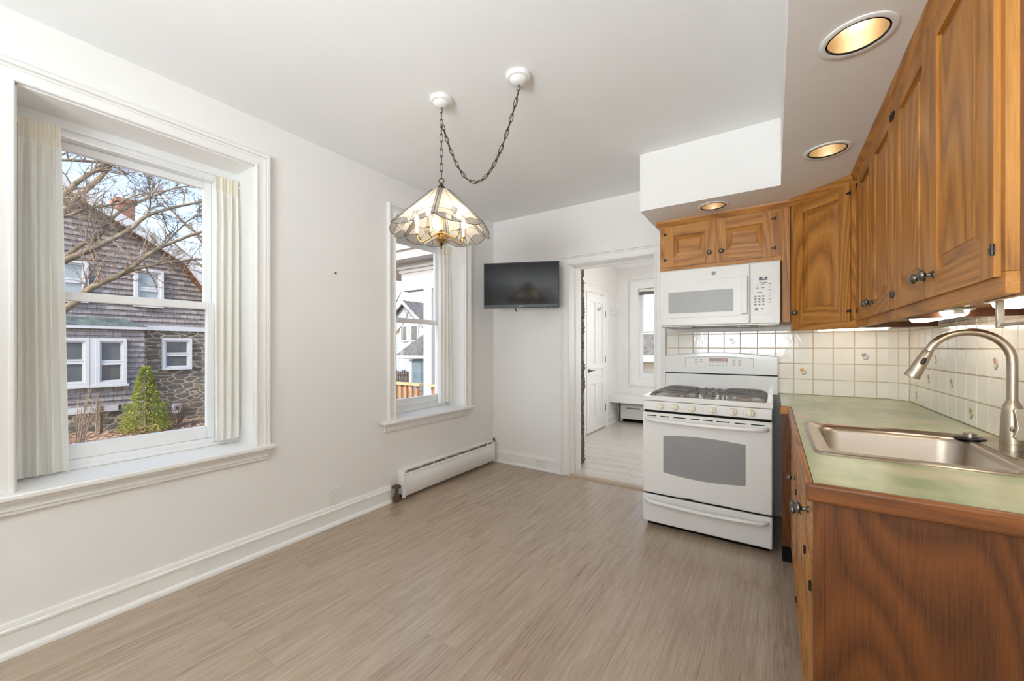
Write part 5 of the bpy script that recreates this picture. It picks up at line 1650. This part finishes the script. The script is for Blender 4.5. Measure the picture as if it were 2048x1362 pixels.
while y < 2.5:
    a, b = hs(y, 1.712), hs(y + 0.22, 1.90)
    mb.tube([(HXF + 0.43, b[0], a[1] + 0.006), (HXF - 0.02, a[0], b[1] + 0.006)], 0.012, 6); y += 0.23
build(mb, 'bay_roof', M_COPPER, nh, world=True, label='green copper bay roof')
# roof slabs and rake boards
def roof_strip(p, q, th, xa, xb, mat, name):
    mb = MB()
    a, b = hs(*p), hs(*q)
    d = Vector((b[0] - a[0], b[1] - a[1])).normalized(); nrm = Vector((-d.y, d.x))
    if nrm.y < 0: nrm = -nrm
    poly = [a, b, (b[0] + nrm.x * th, b[1] + nrm.y * th), (a[0] + nrm.x * th, a[1] + nrm.y * th)]
    mb.prism(poly, 'yz', xa, xb)
    return build(mb, name, mat, nh, world=True)
for s in (1, -1):
    P_, K_, E_ = (0, 5.62), (s * 3.70, 3.40), (s * 4.62, 2.02)
    roof_strip(P_, K_, 0.10, HXF + 0.42, HXF - 9.2, M_ROOFGREY, 'roof')
    roof_strip(K_, E_, 0.10, HXF + 0.42, HXF - 9.2, M_ROOFGREY, 'roof')
    roof_strip((0, 5.48), (s * 3.70, 3.27), 0.24, HXF + 0.50, HXF + 0.44, M_EXTWHITE, 'rake_board')
    roof_strip((s * 3.66, 3.30), (s * 4.66, 1.84), 0.24, HXF + 0.50, HXF + 0.44, M_EXTWHITE, 'rake_board')
    roof_strip((0, 5.52), (s * 3.70, 3.30), 0.03, HXF + 0.43, HXF - 0.05, M_SOFFWOOD, 'soffit')
    roof_strip((s * 3.66, 3.33), (s * 4.62, 1.92), 0.03, HXF + 0.43, HXF - 0.05, M_SOFFWOOD, 'soffit')
def hwin(y0, y1, z0, z1, pane, x=0.0, meet=None, fr=0.06, sill=True):
    f = NB('window', [(y0, y0 + fr, z0, z1), (y1 - fr, y1, z0, z1), (y0 + fr, y1 - fr, z1 - fr, z1), (y0 + fr, y1 - fr, z0, z0 + fr)], M_EXTWHITE, x + 0.10, x - 0.04)
    i = fr
    k = 0.035
    zs = [(z0 + i, z1 - i)] if meet is None else [(z0 + i, meet - 0.015), (meet + 0.015, z1 - i)]
    bs = []
    for (za, zb) in zs:
        bs += [(y0 + i, y0 + i + k, za, zb), (y1 - i - k, y1 - i, za, zb), (y0 + i + k, y1 - i - k, zb - k, zb), (y0 + i + k, y1 - i - k, za, za + k)]
    NB('sash', bs, M_EXTWHITE, x + 0.06, x - 0.02, f)
    NB('pane', [(y0 + i, y1 - i, za, zb) for za, zb in zs], pane, x + 0.02, x - 0.01, f)
    if meet is not None: NB('meeting_rail', [(y0 + i, y1 - i, meet - 0.015, meet + 0.015)], M_EXTWHITE, x + 0.05, x - 0.02, f)
hwin(1.10, 2.06, 2.20, 3.10, M_LIGHTPANE, 0.0, 2.66)
hwin(2.80, 3.33, 2.19, 3.10, M_LIGHTPANE, 0.0, 2.62)
hwin(1.30, 2.02, 0.42, 1.43, M_DARKPANE, 0.34, 0.93)
hwin(2.12, 2.61, 0.42, 1.43, M_DARKPANE, 0.34, 0.90)
NB('mullion_panel', [(2.02, 2.12, 0.42, 1.43)], M_EXTWHITE, 0.43, 0.30)
NB('window_ledge', [(1.25, 2.64, 0.37, 0.42)], M_EXTWHITE, 0.46, 0.30)
hwin(3.29, 3.88, 0.68, 1.46, M_DARKPANE, 0.05, 1.06)
NB('water_table', [(-3.0, 2.48, -0.17, -0.04)], M_EXTWHITE, 0.38, 0.28)
hwin(3.49, 3.69, -0.39, -0.19, M_DARKPANE, 0.06, None, 0.025)
NB('wall_vent', [(2.92, 3.03, 3.45, 3.54)], M_EXTWHITE, 0.03, -0.05)
mb = MB()
a, b = hs(3.28 * 16.5 / 16.5, 4.6), hs(3.68, 5.62)
mb.box(HXF - 5.2, HXF - 4.5, a[0], b[0], 4.0, 6.45); mb.box(HXF - 5.25, HXF - 4.45, a[0] - 0.05, b[0] + 0.05, 6.45, 6.6)
build(mb, 'chimney', M_BRICK, nh, world=True)

# bare tree between the houses
class Tree:
    def __init__(self, seed): self.mb, self.r = MB(), random.Random(seed)
    def limb(self, pts, r0, r1, n=7, k=5):
        p = spline(pts, k)
        rs = [r0 + (r1 - r0) * i / (len(p) - 1) for i in range(len(p))]
        self.mb.tube(p, rs, n)
        return p, rs
    def twigs(self, path, rs, count, length, depth, flat=(0.35, 1, 1), up=0.25, start=0.1):
        R = self.r
        for _ in range(count):
            t = R.uniform(start, 1.0)
            i = min(int(t * (len(path) - 1)), len(path) - 2)
            p = path[i]
            d = (path[i + 1] - path[i]).normalized()
            v = Vector((R.gauss(0, 1) * flat[0], R.gauss(0, 1) * flat[1], R.gauss(0, 1) * flat[2] + up))
            v = (d * 0.9 + v * 0.8).normalized()
            L = length * R.uniform(0.4, 1.2)
            pts = [p]
            for s in range(4):
                v = (v + Vector((R.gauss(0, 0.22) * flat[0], R.gauss(0, 0.22), R.gauss(0, 0.22) + up * 0.15))).normalized()
                pts.append(pts[-1] + v * L / 4)
            r0 = max(0.0025, min(rs[i] * 0.55, 0.004 + L * 0.011))
            rr = [r0 * (1 - 0.75 * s / 4) for s in range(5)]
            self.mb.tube(pts, rr, 4 if depth < 2 else 5, 1)
            if depth > 0:
                self.twigs(pts, rr, R.randint(3, 5), L * 0.55, depth - 1, flat, up, 0.2)
def yz(x, *ps): return [Vector((x + 0.05 * i, p[0], p[1])) for i, p in enumerate(ps)]
bt = thing('bare_tree', 'large leafless tree with spreading tan branches outside the large window', 'tree', (-6.2, -0.35, GZ))
T = Tree(11)
T.limb([(-6.2, -0.35, GZ), (-6.2, -0.30, 0.0), (-6.15, -0.22, 0.9), (-6.1, -0.25, 1.8), (-6.15, -0.35, 2.8), (-6.3, -0.45, 4.2)], 0.19, 0.08, 10)
build(T.mb, 'trunk', [M_BARK], bt, world=True, smooth=60)
T = Tree(12)
L_ = []
L_.append(T.limb(yz(-6.1, (-0.22, 1.2), (0.3, 1.62), (0.8, 2.09), (1.06, 2.31), (1.29, 2.53), (1.47, 2.75), (1.96, 3.03), (2.6, 3.3)), 0.0416, 0.0080))
L_.append(T.limb(yz(-6.12, (0.8, 2.11), (0.95, 2.31), (1.07, 2.42), (1.16, 2.62), (1.26, 2.76), (1.49, 2.96), (1.69, 3.11), (2.1, 3.3)), 0.0240, 0.0064))
L_.append(T.limb(yz(-6.0, (-0.22, 0.8), (0.3, 1.18), (0.8, 1.60), (0.99, 1.85), (1.22, 2.03), (1.39, 2.24), (1.55, 2.39), (1.96, 2.66), (2.6, 2.95)), 0.0440, 0.0096))
L_.append(T.limb(yz(-6.0, (1.22, 2.03), (1.43, 2.15), (1.64, 2.23), (1.96, 2.33), (2.5, 2.4)), 0.0176, 0.0048))
L_.append(T.limb(yz(-6.2, (-0.3, 1.9), (0.3, 2.35), (0.79, 2.77), (0.93, 2.97), (1.06, 3.13), (1.19, 3.26), (1.5, 3.6)), 0.0360, 0.0096))
L_.append(T.limb(yz(-8.2, (0.3, 2.3), (0.7, 2.75), (1.07, 3.05), (1.28, 3.4), (1.43, 3.64), (1.53, 3.85), (1.7, 4.4)), 0.0480, 0.0240))
L_.append(T.limb(yz(-6.1, (-0.25, 2.2), (0.3, 2.35), (0.8, 2.55), (0.97, 2.68), (1.2, 2.79), (1.33, 2.91), (1.7, 3.1)), 0.0208, 0.0048))
L_.append(T.limb(yz(-6.1, (1.47, 2.75), (1.50, 2.90), (1.47, 3.24), (1.46, 3.6)), 0.0104, 0.0040))
L_.append(T.limb(yz(-6.0, (1.55, 2.39), (1.64, 2.5), (1.85, 2.81), (2.1, 2.92)), 0.0112, 0.0040))
L_.append(T.limb(yz(-6.3, (-0.4, 2.9), (0.4, 3.05), (1.0, 3.25), (1.6, 3.35), (2.2, 3.3)), 0.0240, 0.0048))
for p, rs in L_: T.twigs(p, rs, 26, 0.40, 2)
build(T.mb, 'branches', [M_BARK, M_TWIG], bt, world=True, smooth=60)

def bare_tree(label, x, y, h, seed, group=None, nl=9, twig=14):
    r = thing('bare_tree', label, 'tree', (x, y, GZ), 0, group)
    T = Tree(seed); R = T.r
    p, rs = T.limb([(x, y, GZ), (x + 0.1, y, GZ + h * 0.3), (x - 0.1, y + 0.1, GZ + h * 0.65), (x, y, GZ + h)], h * 0.022, h * 0.004, 8)
    build(T.mb, 'trunk', [M_BARK], r, world=True, smooth=60)
    T.mb = MB()
    for i in range(nl):
        a = R.uniform(0, 6.28); z = GZ + h * R.uniform(0.28, 0.85); L = h * R.uniform(0.2, 0.38)
        b = Vector((x, y, z)); u = Vector((cos(a), sin(a), 0.7))
        q, qr = T.limb([b, b + u * L * 0.4, b + u * L * 0.75 + Vector((0, 0, 0.1 * L)), b + u * L + Vector((0, 0, 0.3 * L))], h * 0.010, h * 0.002, 6, 3)
        T.twigs(q, qr, twig, L * 0.45, 1, (1, 1, 1), 0.3)
    build(T.mb, 'branches', [M_BARK, M_TWIG], r, world=True, smooth=60)
    return r
bare_tree('distant leafless tree rising behind the right slope of the shingled house', -27, 9.9, 9.5, 31, None, 14, 22)
bare_tree('slim leafless tree in front of the blue garage seen through the corner window', -13.3, 10.2, 6.5, 37, None, 10, 12)

# young evergreen and bare shrubs by the stone wall
ev = thing('evergreen_shrub', 'bright green young evergreen growing against the stone wall outside', 'shrub', (-13.6, 3.27, GZ))
mb = MB(); mb.tube([(-13.6, 3.27, GZ), (-13.6, 3.28, 0.3), (-13.62, 3.30, 0.95)], [0.03, 0.02, 0.006], 7)
build(mb, 'stem', M_BARK, ev, world=True, smooth=60)
random.seed(8)
mb = MB()
for _ in range(5200):
    h = random.random() ** 1.25
    rad = (0.50 * (1 - h) ** 0.75 + 0.03) * (0.8 + 0.3 * random.random())
    a = random.uniform(0, 6.28)
    rr = rad * sqrt(random.uniform(0.25, 1))
    if h > 0.42: rr *= 0.8
    c = Vector((-13.6 + rr * cos(a), 3.28 + rr * sin(a), GZ + 0.04 + 1.62 * h + random.uniform(-0.05, 0.05)))
    o = Vector((cos(a), sin(a), random.uniform(-0.1, 0.9))).normalized()
    s = o.cross(Vector((0, 0, 1))).normalized()
    L, w = random.uniform(0.05, 0.11), random.uniform(0.008, 0.016)
    tp = c + o * L + Vector((0, 0, -0.25 * L))
    mb.add([c, c + o * L * 0.5 + s * w, tp, c + o * L * 0.5 - s * w], [(0, 1, 2, 3)])
build(mb, 'foliage', M_EVER, ev, world=True)
def bare_shrub(label, x, y, h, w, seed, n=12):
    r = thing('bare_shrub', label, 'shrub', (x, y, GZ))
    T = Tree(seed); R = T.r
    for i in range(n):
        a = R.uniform(0, 6.28)
        b = Vector((x + 0.06 * cos(a), y + 0.06 * sin(a), GZ))
        e = Vector((x + w * R.uniform(0.3, 1) * cos(a), y + w * R.uniform(0.3, 1) * sin(a), GZ + h * R.uniform(0.6, 1)))
        p, rs = T.limb([b, b.lerp(e, 0.4) + Vector((0, 0, 0.1 * h)), e], 0.014, 0.004, 5, 3)
        T.twigs(p, rs, 6, 0.30, 1, (1, 1, 1), 0.1, 0.3)
    build(T.mb, 'stems', [M_TWIG, M_TWIG], r, world=True, smooth=60)
bare_shrub('pale leafless shrub at the left edge of the large window view', -11.2, 1.68, 1.45, 0.45, 5)
bare_shrub('low leafless shrub under the small square stone-wall window', -14.0, 4.05, 0.85, 0.45, 6, 14)
bare_shrub('leafless stems between the evergreen and the shingled bay', -14.3, 2.55, 1.1, 0.10, 7, 14)

# porch of this house, seen through the corner window
po = thing('porch', 'white porch roof, beam and post outside the corner window', 'porch', (-4.74, 4.7, GZ))
def OB(name, boxes, mat, parent, label=None, bev=0.004):
    mb = MB()
    for b in boxes: mb.box(*b)
    return build(mb, name, mat, parent, world=True, bevel=bev, label=label)
OB('roof_edge', [(-7.4, -2.96, 4.28, 6.8, 2.80, 2.86), (-7.4, -2.96, 4.33, 4.37, 2.66, 2.80), (-7.4, -2.96, 4.37, 4.58, 2.66, 2.68)], M_EXTWHITE, po)
OB('frieze', [(-5.40, -2.96, 4.60, 4.64, 2.50, 2.66), (-5.40, -2.96, 4.56, 4.60, 2.56, 2.60)], M_EXTWHITE, po)
OB('beam', [(-5.36, -2.96, 4.62, 4.80, 2.20, 2.52)], M_EXTWHITE, po)
OB('post', [(-4.82, -4.64, 4.62, 4.80, -0.12, 2.20)], M_EXTWHITE, po)
OB('deck_floor', [(-6.6, -2.96, 4.55, 6.8, -0.16, -0.12), (-6.6, -6.5, 4.55, 6.8, GZ, -0.16), (-6.5, -2.96, 4.62, 4.68, GZ, -0.16)], M_CEDAR, po)
ra = thing('deck_railing', 'cedar deck railing with a pale cap below the porch post', 'railing', (-5.5, 4.58, -0.12))
OB('cap_rail', [(-6.5, -4.825, 4.53, 4.64, 0.600, 0.640), (-4.635, -2.96, 4.53, 4.64, 0.600, 0.640)], M_CAPWOOD, ra)
OB('lower_rail', [(-6.5, -4.825, 4.575, 4.605, -0.02, 0.05), (-4.635, -2.96, 4.575, 4.605, -0.02, 0.05)], M_CEDAR, ra)
x = -6.45
while x < -3.0:
    if not (-4.90 < x < -4.62):
        OB('baluster', [(x, x + 0.055, 4.57, 4.61, 0.05, 0.600)], M_CEDAR, ra, None, 0.002)
    x += 0.135
fh = thing('gabled_house', 'pale blue far house with a pointed gable beyond the porch post', 'house', (-20.4, 19, GZ))
mb = MB(); mb.prism([(-22.3, GZ), (-18.4, GZ), (-18.4, 2.55), (-20.42, 4.16), (-22.3, 2.70)], 'xz', 18.0, 24.0)
build(mb, 'wall', mat_noise('pale_blue_siding', [(0.4, rgb(150, 160, 168)), (0.6, rgb(164, 174, 180))], 2, 3, 0.7, 0.05, (0.2, 0.2, 8)), fh, world=True)
mb = MB()
mb.prism([(-20.42, 4.14), (-18.0, 2.22), (-18.0, 2.40), (-20.42, 4.34)], 'xz', 17.7, 24.2); mb.prism([(-20.42, 4.14), (-22.7, 2.36), (-22.7, 2.54), (-20.42, 4.34)], 'xz', 17.7, 24.2)
build(mb, 'roof', M_ROOFGREY, fh, world=True)
mb = MB()
mb.prism([(-20.42, 4.10), (-18.0, 2.18), (-18.0, 2.38), (-20.42, 4.32)], 'xz', 17.62, 17.7); mb.prism([(-20.42, 4.10), (-22.7, 2.32), (-22.7, 2.52), (-20.42, 4.32)], 'xz', 17.62, 17.7)
build(mb, 'rake_board', M_EXTWHITE, fh, world=True)
for xx in (-20.9, -19.9):
    mb = MB(); mb.box(xx, xx + 0.7, 17.92, 18.02, 1.6, 2.7)
    f = build(mb, 'window', M_EXTWHITE, fh, world=True)
    mb = MB(); mb.box(xx + 0.1, xx + 0.6, 17.91, 17.93, 1.7, 2.6)
    build(mb, 'pane', M_DARKPANE, f, world=True)
gr_ = thing('garage', 'blue sided garage with a grey roof beside the fence, seen through the corner window', 'garage', (-13.2, 16, GZ))
OB('wall', [(-15.47, -11.0, 14.05, 18.0, GZ, 0.62)], M_BLUESIDE, gr_)
OB('corner_board', [(-15.66, -15.46, 14.0, 14.1, GZ, 0.60)], M_EXTWHITE, gr_)
OB('fascia', [(-16.3, -10.8, 13.75, 13.8, 0.68, 0.84), (-16.3, -10.8, 13.8, 14.05, 0.64, 0.68)], M_EXTWHITE, gr_)
mb = MB()
mb.add([(-16.35, 13.72, 0.84), (-10.6, 13.72, 0.84), (-10.6, 16.1, 2.62), (-15.55, 16.1, 2.62), (-16.35, 18.4, 0.84), (-10.6, 18.4, 0.84)], [(0, 1, 2, 3), (0, 3, 4), (3, 2, 5, 4), (1, 5, 2), (0, 4, 5, 1)])
build(mb, 'roof', M_ROOFGREY, gr_, world=True)
fe = thing('picket_fence', 'dark picket fence beside the blue garage', 'fence', (-17.6, 15.4, GZ))
mb = MB()
x = -19.6
while x < -16.5:
    mb.box(x, x + 0.12, 15.0, 15.03, GZ, -0.08 + 0.05 * sin(x * 9)); x += 0.17
mb.box(-19.6, -16.4, 15.03, 15.07, -0.75, -0.62); mb.box(-19.6, -16.4, 15.03, 15.07, -0.4, -0.28)
build(mb, 'pickets', M_FENCE, fe, world=True)
# pale house beyond the entry window
wh = thing('sided_house', 'white sided house with a grey roof beyond the entry window', 'house', (-3.2, 14.5, GZ))
M_SIDING = mat_noise('white_siding', [(0.4, rgb(232, 236, 240)), (0.6, rgb(244, 246, 248))], 2, 3, 0.6, 0.0)
mb = MB()
z = GZ
while z < 3.5:
    mb.add([(-9.0, 12.0, z), (2.0, 12.0, z), (2.0, 12.03, z + 0.14), (-9.0, 12.03, z + 0.14), (-9.0, 12.05, z), (2.0, 12.05, z)], [(0, 1, 2, 3), (4, 5, 1, 0)]); z += 0.14
mb.box(-9.0, 2.0, 12.05, 18.0, GZ, 3.6)
build(mb, 'wall', M_SIDING, wh, world=True)
mb = MB(); mb.add([(-9.3, 11.7, 3.6), (2.3, 11.7, 3.6), (2.3, 15.0, 5.0), (-9.3, 15.0, 5.0), (-9.3, 18.3, 3.6), (2.3, 18.3, 3.6)], [(0, 1, 2, 3), (3, 2, 5, 4), (0, 3, 4), (1, 5, 2), (0, 4, 5, 1)])
build(mb, 'roof', M_ROOFGREY, wh, world=True)
mb = MB(); mb.prism([(10.9, 1.02), (12.0, 1.64), (12.0, 1.54), (10.9, 0.94)], 'yz', -9.0, 2.0)
build(mb, 'porch_roof', M_ROOFGREY, wh, world=True)
mb = MB(); mb.box(-9.0, 2.0, 10.86, 10.90, 0.84, 1.02)
build(mb, 'gutter', M_EXTWHITE, wh, world=True)
mb = MB(); mb.box(-2.95, 8, 7.0, 60, GZ - 0.2, GZ)
struct(build(mb, 'ground_entry', M_MULCH), 'yard beyond the entry window')
